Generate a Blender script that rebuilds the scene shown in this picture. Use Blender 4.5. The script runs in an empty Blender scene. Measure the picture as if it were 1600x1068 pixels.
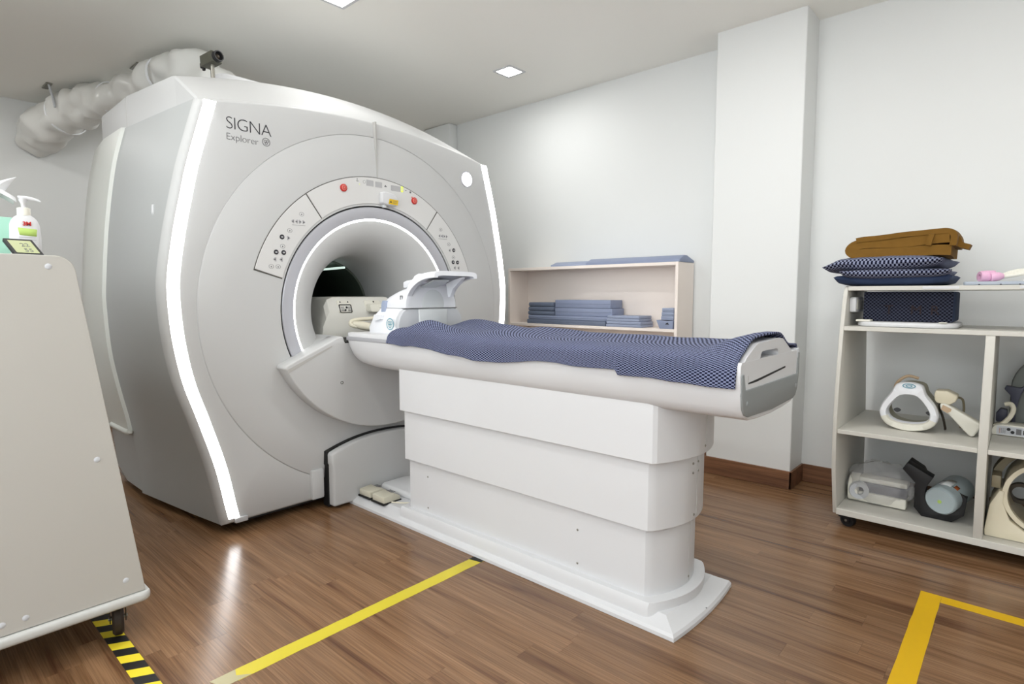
import bpy, bmesh, math, random
from mathutils import Vector, Matrix, noise
from mathutils.geometry import tessellate_polygon
random.seed(7)
scene = bpy.context.scene
COL = scene.collection

# ------------------------------------------------------------------ camera
CAM_H = 1.13
PITCH = math.radians(-4.65)
HEAD = math.radians(41.85)
fw = Vector((-math.sin(HEAD)*math.cos(PITCH), math.cos(HEAD)*math.cos(PITCH), math.sin(PITCH)))
rt = Vector((math.cos(HEAD), math.sin(HEAD), 0))
up = rt.cross(fw)
cam_data = bpy.data.cameras.new('camera')
cam = bpy.data.objects.new('camera', cam_data)
COL.objects.link(cam)
M4 = Matrix((rt, up, -fw)).transposed().to_4x4()
M4.translation = Vector((0, 0, CAM_H))
cam.matrix_world = M4
cam_data.sensor_fit = 'HORIZONTAL'
cam_data.sensor_width = 36
cam_data.lens = 899/1600*36
cam_data.clip_start = 0.02
scene.camera = cam

# ------------------------------------------------------------------ world, exposure, light levels
world = bpy.data.worlds.new('world')
scene.world = world
world.use_nodes = True
world.node_tree.nodes['Background'].inputs[0].default_value = (0.9, 0.95, 1, 1)
world.node_tree.nodes['Background'].inputs[1].default_value = 0.05
scene.view_settings.view_transform = 'Standard'
scene.view_settings.look = 'None'
scene.view_settings.gamma = 1
scene.view_settings.use_curve_mapping = False
scene.view_settings.exposure = 0.16
LAMP_W = 5.0
FILL_E = 3.4
STRIP_E = 8.0
RING_E = 3.5
LAMP_E = 14.0
LAMP_SPOTS = [(-2.83, 3.13), (-2.83, 1.77), (-2.83, 0.40), (-1.45, 1.77), (-1.45, 0.40), (-0.07, 1.77), (-0.07, 0.40),
              (-1.05, 2.45), (0.6, 2.6), (-0.07, -0.95), (-1.45, -0.95), (-2.83, -0.95), (-5.35, 0.25), (-5.2, 1.9), (-5.2, 3.1)]  # first two are seen, the rest are unseen lamps added to brighten the room
CEIL = 2.71

# ------------------------------------------------------------------ mesh helpers
class MB:
    def __init__(self):
        self.v = []; self.f = []; self.uv = {}
    def add(self, verts, faces, uvs=None):
        o = len(self.v)
        self.v += [tuple(p) for p in verts]
        for i, f in enumerate(faces):
            if uvs is not None:
                self.uv[len(self.f)] = [uvs[k] for k in f]
            self.f.append(tuple(o+k for k in f))
        return self
    def box(self, a, b, bev=0.0, seg=2):
        x0, y0, z0 = [min(a[i], b[i]) for i in range(3)]
        x1, y1, z1 = [max(a[i], b[i]) for i in range(3)]
        V = [(x0,y0,z0),(x1,y0,z0),(x1,y1,z0),(x0,y1,z0),(x0,y0,z1),(x1,y0,z1),(x1,y1,z1),(x0,y1,z1)]
        F = [(0,3,2,1),(4,5,6,7),(0,1,5,4),(1,2,6,5),(2,3,7,6),(3,0,4,7)]
        if bev <= 0:
            return self.add(V, F)
        bm = bmesh.new()
        vs = [bm.verts.new(p) for p in V]
        for f in F: bm.faces.new([vs[i] for i in f])
        bmesh.ops.bevel(bm, geom=bm.edges[:], offset=bev, segments=seg, profile=0.5, affect='EDGES')
        return self.addbm(bm)
    def addbm(self, bm):
        bm.verts.index_update()
        self.add([v.co[:] for v in bm.verts], [[v.index for v in f.verts] for f in bm.faces])
        bm.free(); return self
    def prism(self, poly, fr, d0, d1, holes=(), bev=0.0, seg=2):
        """poly in 2D, fr(u,v,d)->3D, extruded from d0 to d1"""
        loops = [list(poly)] + [list(h) for h in holes]
        tris = tessellate_polygon([[Vector((p[0], p[1], 0)) for p in l] for l in loops])
        flat = [p for l in loops for p in l]
        bm = bmesh.new()
        A = [bm.verts.new(fr(p[0], p[1], d0)) for p in flat]
        B = [bm.verts.new(fr(p[0], p[1], d1)) for p in flat]
        if holes:
            for t in tris:
                bm.faces.new([A[i] for i in t]); bm.faces.new([B[i] for i in reversed(t)])
        else:
            bm.faces.new(A); bm.faces.new(list(reversed(B)))
        o = 0
        for l in loops:
            n = len(l)
            for i in range(n):
                j = (i+1) % n
                bm.faces.new([A[o+i], B[o+i], B[o+j], A[o+j]])
            o += n
        bmesh.ops.recalc_face_normals(bm, faces=bm.faces[:])
        if bev > 0:
            es = [e for e in bm.edges if len(e.link_faces) == 2 and e.calc_face_angle() > 0.6]
            bmesh.ops.bevel(bm, geom=es, offset=bev, segments=seg, profile=0.5, affect='EDGES', clamp_overlap=True)
        return self.addbm(bm)
    def loft(self, secs, closed=True, cap=True):
        n = len(secs[0]); V = [p for s in secs for p in s]; F = []
        m = n if closed else n-1
        for k in range(len(secs)-1):
            for i in range(m):
                j = (i+1) % n
                F.append((k*n+i, k*n+j, (k+1)*n+j, (k+1)*n+i))
        if cap and closed:
            F.append(tuple(range(n-1, -1, -1)))
            F.append(tuple((len(secs)-1)*n+i for i in range(n)))
        return self.add(V, F)
    def revolve(self, prof, c, ax, seg=96, closed_prof=False):
        """prof: (r, d) with d along the axis direction ax from point c"""
        ax = Vector(ax).normalized()
        t = Vector((0,0,1)) if abs(ax.z) < .9 else Vector((1,0,0))
        e1 = ax.cross(t).normalized(); e2 = ax.cross(e1)
        c = Vector(c); V = []; F = []
        n = len(prof)
        for k in range(seg):
            a = 2*math.pi*k/seg
            d = e1*math.cos(a)+e2*math.sin(a)
            for r, h in prof: V.append(c+ax*h+d*r)
        m = n if closed_prof else n-1
        for k in range(seg):
            k2 = (k+1) % seg
            for i in range(m):
                j = (i+1) % n
                F.append((k*n+i, k*n+j, k2*n+j, k2*n+i))
        return self.add(V, F)
    def cyl(self, p0, p1, r0, r1=None, seg=24, bev=0.0):
        r1 = r0 if r1 is None else r1
        p0 = Vector(p0); p1 = Vector(p1); L = (p1-p0).length
        b = min(bev, L/2.01)
        if b > 0: prof = [(0,0),(r0-b,0),(r0,b),(r1,L-b),(r1-b,L),(0,L)]
        else: prof = [(0,0),(r0,0),(r1,L),(0,L)]
        return self.revolve(prof, p0, p1-p0, seg)
    def tube(self, pts, r, seg=14, smooth=6, rad=None, jitter=0.0, cap=True):
        pts = [Vector(p) for p in pts]
        P = []; R = []
        n = len(pts)
        rr = rad if rad else [r]*n
        if smooth and n > 2:
            for i in range(n-1):
                a = pts[max(i-1,0)]; b = pts[i]; c = pts[i+1]; d = pts[min(i+2,n-1)]
                for s in range(smooth):
                    t = s/smooth
                    P.append(0.5*((2*b)+(c-a)*t+(2*a-5*b+4*c-d)*t*t+(3*b-a-3*c+d)*t**3))
                    R.append(rr[i]*(1-t)+rr[i+1]*t)
            P.append(pts[-1]); R.append(rr[-1])
        else:
            P = pts; R = rr
        secs = []; prev = None
        for i, p in enumerate(P):
            d = (P[min(i+1,len(P)-1)]-P[max(i-1,0)]).normalized()
            if prev is None:
                t = Vector((0,0,1)) if abs(d.z) < .9 else Vector((1,0,0))
                e = d.cross(t).normalized()
            else:
                e = (prev-d*prev.dot(d)).normalized()
            prev = e; g = d.cross(e)
            s = []
            for k in range(seg):
                a = 2*math.pi*k/seg
                q = R[i]
                w = p+(e*math.cos(a)+g*math.sin(a))*q
                if jitter: w = w+(e*math.cos(a)+g*math.sin(a))*jitter*noise.noise(w*9.0)
                s.append(w)
            secs.append(s)
        return self.loft(secs, True, cap)
    def grid(self, fn, nu, nv, uvfn=None):
        V = []; U = []
        for i in range(nu+1):
            for j in range(nv+1):
                V.append(fn(i/nu, j/nv)); U.append(uvfn(i/nu, j/nv) if uvfn else (i/nu, j/nv))
        F = []
        for i in range(nu):
            for j in range(nv):
                a = i*(nv+1)+j
                F.append((a, a+nv+1, a+nv+2, a+1))
        return self.add(V, F, U)
    def mesh(self, name, mat, origin=(0,0,0), angle=35, fix=True):
        me = bpy.data.meshes.new(name)
        o = Vector(origin)
        me.from_pydata([tuple(Vector(p)-o) for p in self.v], [], self.f)
        if self.uv:
            l = me.uv_layers.new(name='UVMap')
            for pi, p in enumerate(me.polygons):
                if pi in self.uv:
                    for k, li in enumerate(p.loop_indices): l.data[li].uv = self.uv[pi][k]
        if fix:
            bm = bmesh.new(); bm.from_mesh(me)
            bmesh.ops.remove_doubles(bm, verts=bm.verts[:], dist=1e-6)
            bmesh.ops.recalc_face_normals(bm, faces=bm.faces[:])
            bm.to_mesh(me); bm.free()
        for p in me.polygons: p.use_smooth = True
        me.set_sharp_from_angle(angle=math.radians(angle))
        if mat: me.materials.append(mat)
        return me
    def build(self, name, mat, parent=None, angle=35, origin=None, fix=True):
        root = parent
        org = Vector((0,0,0))
        p = parent
        while p is not None:
            org += p.location; p = p.parent
        if parent is None and origin is not None:
            org = Vector(origin)
        me = self.mesh(name, mat, org, angle, fix)
        ob = bpy.data.objects.new(name, me)
        COL.objects.link(ob)
        if parent is not None: ob.parent = parent
        elif origin is not None: ob.location = org
        return ob

def tag(o, label=None, cat=None, group=None, kind=None):
    if label: o['label'] = label
    if cat: o['category'] = cat
    if group: o['group'] = group
    if kind: o['kind'] = kind
    return o
def thing(name, loc, label, cat, group=None):
    o = bpy.data.objects.new(name, None); COL.objects.link(o); o.location = loc
    o.empty_display_size = 0.05
    return tag(o, label, cat, group)
def copy_tree(o, parent=None):
    c = o.copy(); COL.objects.link(c); c.parent = parent
    for ch in list(o.children): copy_tree(ch, c)
    return c
FX = lambda u, v, d: (d, u, v)       # polygon in YZ, extruded along X
FY = lambda u, v, d: (u, d, v)       # polygon in XZ, extruded along Y
FZ = lambda u, v, d: (u, v, d)       # polygon in XY, extruded along Z
def lerp_tab(tab, z):
    if z <= tab[0][0]: return tab[0][1]
    for (a, b), (c, d) in zip(tab, tab[1:]):
        if z <= c:
            t = (z-a)/(c-a); return b+(d-b)*t
    return tab[-1][1]
def smooth_tab(tab, z):
    """Catmull-Rom through the table"""
    n = len(tab)
    if z <= tab[0][0]: return tab[0][1]
    if z >= tab[-1][0]: return tab[-1][1]
    for i in range(n-1):
        if tab[i][0] <= z <= tab[i+1][0]:
            x0, y0 = tab[i]; x1, y1 = tab[i+1]
            m0 = (y1-tab[i-1][1])/(x1-tab[i-1][0]) if i > 0 else (y1-y0)/(x1-x0)
            m1 = (tab[i+2][1]-y0)/(tab[i+2][0]-x0) if i+2 < n else (y1-y0)/(x1-x0)
            h = x1-x0; t = (z-x0)/h
            return (2*t**3-3*t*t+1)*y0+(t**3-2*t*t+t)*h*m0+(-2*t**3+3*t*t)*y1+(t**3-t*t)*h*m1
def rrect(x0, y0, x1, y1, r, n=5):
    P = []
    for cx, cy, a0 in ((x1-r,y0+r,-90),(x1-r,y1-r,0),(x0+r,y1-r,90),(x0+r,y0+r,180)):
        for k in range(n+1):
            a = math.radians(a0+90*k/n); P.append((cx+r*math.cos(a), cy+r*math.sin(a)))
    return P
def text_mesh(s, size, mat, name, org, ux, uy, parent, off=0.0, align='LEFT', depth=0.0006, spacing=1.0):
    cu = bpy.data.curves.new(name, 'FONT'); cu.body = s; cu.size = size; cu.offset = off
    cu.align_x = align; cu.extrude = depth; cu.resolution_u = 4; cu.space_character = spacing
    t = bpy.data.objects.new(name, cu); COL.objects.link(t)
    dg = bpy.context.evaluated_depsgraph_get()
    me = bpy.data.meshes.new_from_object(t.evaluated_get(dg))
    COL.objects.unlink(t); bpy.data.objects.remove(t)
    ux = Vector(ux).normalized(); uy = Vector(uy).normalized(); uz = ux.cross(uy)
    p = parent; po = Vector((0,0,0))
    while p is not None: po += p.location; p = p.parent
    for v in me.vertices:
        c = v.co; v.co = Vector(org)+ux*c.x+uy*c.y+uz*c.z-po
    me.materials.clear(); me.materials.append(mat)
    o = bpy.data.objects.new(name, me); COL.objects.link(o); o.parent = parent
    return o

# ------------------------------------------------------------------ materials
def srgb(r, g, b):
    f = lambda c: (c/12.92 if c <= .04045 else ((c+.055)/1.055)**2.4)
    return (f(r/255), f(g/255), f(b/255), 1)
def mat(name, col, rough=0.45, metal=0.0, var=0.03, vscale=6.0, bump=0.0, bscale=200.0, emit=0.0, trans=0.0, alpha=1.0, coat=0.0, spec=0.5, ior=1.45):
    m = bpy.data.materials.new(name); m.use_nodes = True
    nt = m.node_tree; b = nt.nodes['Principled BSDF']
    b.inputs['Roughness'].default_value = rough; b.inputs['Metallic'].default_value = metal
    b.inputs['Specular IOR Level'].default_value = spec; b.inputs['IOR'].default_value = ior
    tc = nt.nodes.new('ShaderNodeTexCoord')
    if var > 0:
        no = nt.nodes.new('ShaderNodeTexNoise'); no.inputs['Scale'].default_value = vscale; no.inputs['Detail'].default_value = 4
        nt.links.new(tc.outputs['Object'], no.inputs['Vector'])
        mx = nt.nodes.new('ShaderNodeMix'); mx.data_type = 'RGBA'
        lo = tuple(c*(1-var) for c in col[:3])+(1,); hi = tuple(min(1, c*(1+var)) for c in col[:3])+(1,)
        mx.inputs[6].default_value = lo; mx.inputs[7].default_value = hi
        nt.links.new(no.outputs['Fac'], mx.inputs[0]); nt.links.new(mx.outputs[2], b.inputs['Base Color'])
    else:
        b.inputs['Base Color'].default_value = col
    if bump > 0:
        n2 = nt.nodes.new('ShaderNodeTexNoise'); n2.inputs['Scale'].default_value = bscale; n2.inputs['Detail'].default_value = 3
        nt.links.new(tc.outputs['Object'], n2.inputs['Vector'])
        bp = nt.nodes.new('ShaderNodeBump'); bp.inputs['Strength'].default_value = bump; bp.inputs['Distance'].default_value = 0.002
        nt.links.new(n2.outputs['Fac'], bp.inputs['Height']); nt.links.new(bp.outputs['Normal'], b.inputs['Normal'])
    if emit > 0:
        b.inputs['Emission Color'].default_value = col; b.inputs['Emission Strength'].default_value = emit
    b.inputs['Transmission Weight'].default_value = trans; b.inputs['Alpha'].default_value = alpha
    b.inputs['Coat Weight'].default_value = coat
    return m
def fabric_check(name, dark, light, size, rough=0.9):
    m = bpy.data.materials.new(name); m.use_nodes = True
    nt = m.node_tree; b = nt.nodes['Principled BSDF']; b.inputs['Roughness'].default_value = rough
    b.inputs['Specular IOR Level'].default_value = 0.15
    uv = nt.nodes.new('ShaderNodeUVMap')
    ch = nt.nodes.new('ShaderNodeTexChecker'); ch.inputs['Scale'].default_value = 1/size
    ch.inputs['Color1'].default_value = dark; ch.inputs['Color2'].default_value = light
    nt.links.new(uv.outputs['UV'], ch.inputs['Vector'])
    no = nt.nodes.new('ShaderNodeTexNoise'); no.inputs['Scale'].default_value = 600
    nt.links.new(uv.outputs['UV'], no.inputs['Vector'])
    bp = nt.nodes.new('ShaderNodeBump'); bp.inputs['Strength'].default_value = 0.3; bp.inputs['Distance'].default_value = 0.001
    nt.links.new(no.outputs['Fac'], bp.inputs['Height']); nt.links.new(bp.outputs['Normal'], b.inputs['Normal'])
    nt.links.new(ch.outputs['Color'], b.inputs['Base Color'])
    return m
def wood(name, plank=True, c0=(119,88,61), c1=(135,103,75), c2=(90,61,42), rough=0.24):
    m = bpy.data.materials.new(name); m.use_nodes = True
    nt = m.node_tree; N = nt.nodes; L = nt.links; b = N['Principled BSDF']
    tc = N.new('ShaderNodeTexCoord'); oi = N.new('ShaderNodeObjectInfo')
    mp = N.new('ShaderNodeMapping'); mp.inputs['Scale'].default_value = (1.3, 24, 24)
    cmb = N.new('ShaderNodeCombineXYZ'); mu = N.new('ShaderNodeMath'); mu.operation = 'MULTIPLY'; mu.inputs[1].default_value = 37.0
    L.new(oi.outputs['Random'], mu.inputs[0]); L.new(mu.outputs[0], cmb.inputs[0]); L.new(mu.outputs[0], cmb.inputs[2])
    ad = N.new('ShaderNodeVectorMath'); ad.operation = 'ADD'
    L.new(tc.outputs['Object'], ad.inputs[0]); L.new(cmb.outputs[0], ad.inputs[1]); L.new(ad.outputs[0], mp.inputs['Vector'])
    n1 = N.new('ShaderNodeTexNoise'); n1.inputs['Scale'].default_value = 1.0; n1.inputs['Detail'].default_value = 6; n1.inputs['Distortion'].default_value = 0.6
    L.new(mp.outputs['Vector'], n1.inputs['Vector'])
    cr = N.new('ShaderNodeValToRGB')
    e = cr.color_ramp.elements
    e[0].position = 0.27; e[0].color = srgb(*c2); e[1].position = 0.62; e[1].color = srgb(*c1)
    k = cr.color_ramp.elements.new(0.43); k.color = srgb(*c0)
    L.new(n1.outputs['Fac'], cr.inputs['Fac'])
    # fine pores
    mp2 = N.new('ShaderNodeMapping'); mp2.inputs['Scale'].default_value = (4, 230, 230)
    L.new(ad.outputs[0], mp2.inputs['Vector'])
    n2 = N.new('ShaderNodeTexNoise'); n2.inputs['Scale'].default_value = 1.0; n2.inputs['Detail'].default_value = 2
    L.new(mp2.outputs['Vector'], n2.inputs['Vector'])
    mr = N.new('ShaderNodeMapRange'); mr.inputs[1].default_value = 0.3; mr.inputs[2].default_value = 0.7; mr.inputs[3].default_value = 0.72; mr.inputs[4].default_value = 1.2
    L.new(n2.outputs['Fac'], mr.inputs[0])
    mr2 = N.new('ShaderNodeMapRange'); mr2.inputs[3].default_value = 0.92; mr2.inputs[4].default_value = 1.07
    L.new(oi.outputs['Random'], mr2.inputs[0])
    m1 = N.new('ShaderNodeMath'); m1.operation = 'MULTIPLY'; L.new(mr.outputs[0], m1.inputs[0]); L.new(mr2.outputs[0], m1.inputs[1])
    vm = N.new('ShaderNodeVectorMath'); vm.operation = 'SCALE'
    L.new(cr.outputs['Color'], vm.inputs[0]); L.new(m1.outputs[0], vm.inputs['Scale'])
    L.new(vm.outputs[0], b.inputs['Base Color'])
    b.inputs['Roughness'].default_value = rough; b.inputs['Specular IOR Level'].default_value = 0.5
    bp = N.new('ShaderNodeBump'); bp.inputs['Strength'].default_value = 0.05; bp.inputs['Distance'].default_value = 0.001
    L.new(n2.outputs['Fac'], bp.inputs['Height']); L.new(bp.outputs['Normal'], b.inputs['Normal'])
    return m
def hazard(name):
    m = bpy.data.materials.new(name); m.use_nodes = True
    nt = m.node_tree; N = nt.nodes; L = nt.links; b = N['Principled BSDF']; b.inputs['Roughness'].default_value = 0.5
    tc = N.new('ShaderNodeTexCoord'); sp = N.new('ShaderNodeSeparateXYZ'); L.new(tc.outputs['Object'], sp.inputs[0])
    a = N.new('ShaderNodeMath'); a.operation = 'MULTIPLY_ADD'; L.new(sp.outputs['Y'], a.inputs[0]); a.inputs[1].default_value = -0.55; L.new(sp.outputs['X'], a.inputs[2])
    d = N.new('ShaderNodeMath'); d.operation = 'DIVIDE'; L.new(a.outputs[0], d.inputs[0]); d.inputs[1].default_value = 0.098
    f = N.new('ShaderNodeMath'); f.operation = 'FRACT'; L.new(d.outputs[0], f.inputs[0])
    g = N.new('ShaderNodeMath'); g.operation = 'GREATER_THAN'; L.new(f.outputs[0], g.inputs[0]); g.inputs[1].default_value = 0.5
    mx = N.new('ShaderNodeMix'); mx.data_type = 'RGBA'; L.new(g.outputs[0], mx.inputs[0])
    mx.inputs[6].default_value = srgb(24,24,24); mx.inputs[7].default_value = srgb(236,214,48)
    L.new(mx.outputs[2], b.inputs['Base Color'])
    return m

W = {}
W['wall'] = mat('wall_paint', srgb(228,230,229), 0.55, var=0.012, vscale=1.5, bump=0.03, bscale=120)
W['ceiling'] = mat('ceiling_paint', srgb(249,248,242), 0.6, var=0.015, vscale=1.2)
W['front'] = mat('scanner_front_plastic', srgb(198,199,199), 0.5, var=0.008, spec=0.35)
W['side'] = mat('scanner_side_grey', srgb(178,181,181), 0.48, var=0.008, spec=0.4)
W['white'] = mat('white_plastic', srgb(212,213,215), 0.42, var=0.01)
W['rear'] = mat('scanner_rear_plastic', srgb(216,219,214), 0.4, var=0.01)
W['silver'] = mat('silver_ring', srgb(196,197,204), 0.34, metal=0.35, var=0.01)
W['rail'] = mat('grey_rail', srgb(186,187,192), 0.35, metal=0.3, var=0.01)
W['black'] = mat('black_rubber', srgb(20,20,20), 0.6, var=0.1)
W['gap'] = mat('dark_gap', srgb(92,90,86), 0.7, var=0.02)
W['seam'] = mat('seam_grey', srgb(184,183,180), 0.6, var=0.02)
W['bore_dark'] = mat('bore_dark_liner', srgb(84,94,84), 0.3, var=0.1, vscale=4)  # darkness of the unlit bore painted into the colour
W['led'] = mat('led_strip', (1,1,1,1), 0.5, var=0, emit=STRIP_E)
W['ringled'] = mat('ring_led', (1,1,1,1), 0.5, var=0, emit=RING_E)
W['lampled'] = mat('lamp_lens', (1,0.985,0.96,1), 0.5, var=0, emit=LAMP_E)
W['daylight'] = mat('daylight_pane', (0.93,0.97,1.0,1), 0.2, var=0, emit=FILL_E)  # glow of the added fill window
W['borelamp'] = mat('bore_lamp', srgb(214,236,226), 0.5, var=0, emit=0.9)
W['panel'] = mat('panel_grey', srgb(216,216,215), 0.42, var=0.006)
W['print'] = mat('print_dark', srgb(44,44,50), 0.6, var=0)
W['print2'] = mat('print_grey', srgb(110,110,112), 0.6, var=0)
W['printl'] = mat('print_light', srgb(176,176,178), 0.6, var=0)
W['red'] = mat('red_button', srgb(190,40,36), 0.4, var=0.03)
W['red2'] = mat('red_button_pale', srgb(214,120,110), 0.5, var=0.03)
W['disp'] = mat('display_grey', srgb(178,178,180), 0.4, var=0.02)
W['digit'] = mat('digit_yellow', srgb(226,240,70), 0.5, var=0, emit=.45)
W['yellow_lab'] = mat('label_yellow', srgb(222,184,30), 0.5, var=0.05)
W['tape'] = mat('tape_yellow', srgb(206,190,50), 0.42, var=0.05, vscale=20)
W['tape2'] = mat('tape_deep_yellow', srgb(210,166,8), 0.45, var=0.04, vscale=12)
W['tapeend'] = mat('tape_clear', srgb(176,168,130), 0.3, var=0.08)
W['hazard'] = hazard('hazard_stripe')
W['plank'] = wood('vinyl_wood')
W['base'] = wood('baseboard_wood', c0=(112,76,52), c1=(134,94,66), c2=(84,54,38), rough=0.5)
W['checker'] = fabric_check('checker_weave', srgb(16,18,42), srgb(124,131,160), 0.0080)
W['checker2'] = fabric_check('checker_weave_dark', srgb(16,18,40), srgb(136,142,166), 0.0080)
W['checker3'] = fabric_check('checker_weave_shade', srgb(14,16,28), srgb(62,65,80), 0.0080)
W['navy'] = mat('navy_fabric', srgb(48,62,92), 0.9, var=0.15, vscale=40)
W['mustard'] = mat('mustard_fabric', srgb(118,84,26), 0.92, var=0.14, vscale=30, bump=0.3, bscale=500)
W['cart'] = mat('cart_laminate', srgb(206,204,196), 0.45, var=0.02, vscale=3)
W['cartgrey'] = mat('cart_laminate_grey', srgb(182,180,174), 0.45, var=0.025, vscale=2.5)
W['shelfwood'] = mat('shelf_cream', srgb(246,236,228), 0.5, var=0.02, vscale=4)
W['pad'] = mat('blue_grey_vinyl', srgb(138,148,174), 0.5, var=0.06, vscale=14)
W['pad2'] = mat('dark_blue_grey_vinyl', srgb(104,114,134), 0.55, var=0.08, vscale=18)
W['pad3'] = mat('pale_blue_grey_vinyl', srgb(150,160,184), 0.5, var=0.05, vscale=14)
W['coil'] = mat('coil_white', srgb(236,238,242), 0.35, var=0.008)
W['coilgrey'] = mat('coil_grey', srgb(196,199,203), 0.42, var=0.01)
W['coilpale'] = mat('coil_pale', srgb(222,226,226), 0.3, var=0.01)
W['latch'] = mat('latch_blue_grey', srgb(160,172,196), 0.5, var=0.03)
W['logo'] = mat('logo_teal', srgb(104,160,178), 0.5, var=0.03)
W['cable'] = mat('cable_cream', srgb(226,220,200), 0.5, var=0.03)
W['cream'] = mat('cream_plastic', srgb(222,214,190), 0.42, var=0.02)
W['offwhite'] = mat('offwhite_plastic', srgb(228,226,214), 0.42, var=0.02)
W['blockwhite'] = mat('block_white', srgb(220,219,212), 0.45, var=0.01)
W['inner'] = mat('coil_liner', srgb(176,172,152), 0.5, var=0.03)
W['charcoal'] = mat('charcoal_plastic', srgb(58,60,76), 0.5, var=0.05)
W['blackp'] = mat('black_plastic', srgb(26,26,28), 0.5, var=0.06)
W['cylgreen'] = mat('phantom_pale_green', srgb(172,186,190), 0.35, var=0.02)
W['boardgrey'] = mat('grey_board', srgb(120,124,120), 0.6, var=0.03)
W['orange'] = mat('orange_label', srgb(170,88,40), 0.6, var=0.05)
W['mint'] = mat('mint_card', srgb(170,220,200), 0.6, var=0.03)
W['tissue'] = mat('tissue_paper', srgb(244,246,248), 0.9, var=0.01)
W['lime'] = mat('label_green', srgb(178,206,110), 0.5, var=0.02)
W['lcd'] = mat('lcd_screen', srgb(176,182,140), 0.3, var=0.03)
W['ductwrap'] = mat('duct_foil_wrap', srgb(226,226,222), 0.28, var=0.03, vscale=12, bump=0.35, bscale=30)
W['cctv'] = mat('cctv_grey', srgb(88,88,78), 0.4, metal=0.4, var=0.05)
W['steel'] = mat('steel', srgb(150,148,140), 0.4, metal=0.8, var=0.06)
W['darksteel'] = mat('dark_steel', srgb(70,64,56), 0.45, metal=0.6, var=0.1)
W['brownrub'] = mat('brown_rubber', srgb(52,42,34), 0.6, var=0.1)
W['endgrey'] = mat('end_plate_grey', srgb(136,140,140), 0.65, var=0.01)
W['recess'] = mat('handle_recess', srgb(150,160,186), 0.5, var=0.02)  # recess shade painted in as a darker bluish tone
W['pedal'] = mat('pedal_cream', srgb(206,202,184), 0.5, var=0.05, vscale=30)
W['pink'] = mat('pink_plastic', srgb(226,178,206), 0.5, var=0.06)
W['bumper'] = mat('bumper_grey', srgb(190,191,188), 0.4, var=0.02)
W['blueled'] = mat('port_dark', srgb(60,60,66), 0.5, var=0.1)
W['bag'] = mat('clear_bag', srgb(225,225,225), 0.22, var=0.02, bump=0.6, bscale=35, alpha=0.3)
W['taupe'] = mat('taupe_plastic', srgb(150,140,116), 0.45, var=0.04)
W['tray'] = mat('tray_grey', srgb(168,176,188), 0.45, var=0.02)
W['tan'] = mat('tan_strip', srgb(196,170,140), 0.5, var=0.03)

# ================================================================== ROOM
def struct(o): o['kind'] = 'structure'; return o
XR, XF, YL, YR = -6.2, 1.7, -1.6, 3.76
floor = struct(MB().box((XR-.1, YL-.1, -0.12), (XF+.1, YR+.1, -0.004)).build('floor', W['plank']))
PW, PL = 0.0915, 0.918
std = MB().box((-PL/2+.0002, -PW/2+.00015, -0.004), (PL/2-.0002, PW/2-.00015, 0.0)).mesh('plank', W['plank'])
row = 0
y = YR-PW/2
while y > 0.12:
    off = random.uniform(0, PL)
    xstart = -3.75 if y < 2.4 else -3.2
    xend = 0.62
    x = xstart-off*0.5
    while x < xend:
        o = bpy.data.objects.new('plank', std); COL.objects.link(o); o.parent = floor
        o.location = (x+PL/2, y, 0)
        x += PL
    y -= PW; row += 1
struct(MB().box((XR-.1, YL-.1, CEIL), (XF+.1, YR+.1, CEIL+.1)).build('ceiling', W['ceiling']))
struct(MB().box((XR-.1, YR, -0.12), (XF+.1, YR+.1, CEIL)).build('wall_right', W['wall']))
struct(MB().box((XR-.1, YL-.1, -0.12), (XF+.1, YL, CEIL)).build('wall_left', W['wall']))
struct(MB().box((XR-.1, YL, -0.12), (XR, YR, CEIL)).build('wall_rear', W['wall']))
struct(MB().box((XF, YL, -0.12), (XF+.1, YR, CEIL)).build('wall_front', W['wall']))
struct(MB().box((-1.49, 3.53, 0), (-0.985, YR+.02, CEIL+.01), 0.004, 1).build('wall_pillar', W['wall']))
BBH = 0.105
struct(MB().box((-1.502, 3.518, 0), (-0.973, 3.53, BBH), 0.002, 1).build('baseboard_pillar', W['base']))
o = struct(MB().box((-0.985, 3.518, 0), (-0.973, 3.76, BBH-.0005), 0.002, 1).build('baseboard_pillar_side', W['base']))
struct(MB().box((-0.973, 3.748, 0), (XF, 3.76, BBH), 0.002, 1).build('baseboard_right', W['base']))
struct(MB().box((XR, 3.748, 0), (-1.502, 3.76, BBH), 0.002, 1).build('baseboard_far', W['base']))
struct(MB().box((XR, YL, 0), (XR+.012, 3.748, BBH), 0.002, 1).build('baseboard_rear', W['base']))
# boxed riser on the right wall behind the scanner
tag(MB().box((-4.42, 3.66, 1.2), (-4.05, 3.759, 2.709), 0.012, 2).build('pipe_casing', W['wall']), 'white boxed casing on the wall behind the scanner, up to the ceiling', 'casing')

# window added behind the camera, its glowing panes are unseen fill light
wn = thing('window_1', (-.35, YL, 1.6), None, None); wn['kind'] = 'structure'
WX0, WX1, WZ0, WZ1 = -2.4, 1.45, .80, 2.50
MB().prism(rrect(WX0-.06,WZ0-.06,WX1+.06,WZ1+.06,.004), FY, YL, YL+.04, holes=[rrect(WX0,WZ0,WX1,WZ1,.002)]).build('window_frame', W['white'], wn)
for k in range(1, 3):
    x = WX0+(WX1-WX0)*k/3; MB().box((x-.025,YL,WZ0),(x+.025,YL+.04,WZ1),.003,1).build('mullion', W['white'], wn)
for k in range(3):
    a = WX0+(WX1-WX0)*k/3; b = WX0+(WX1-WX0)*(k+1)/3
    MB().box((a,YL+.002,WZ0),(b,YL+.012,WZ1)).build('pane', W['daylight'], wn)
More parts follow.
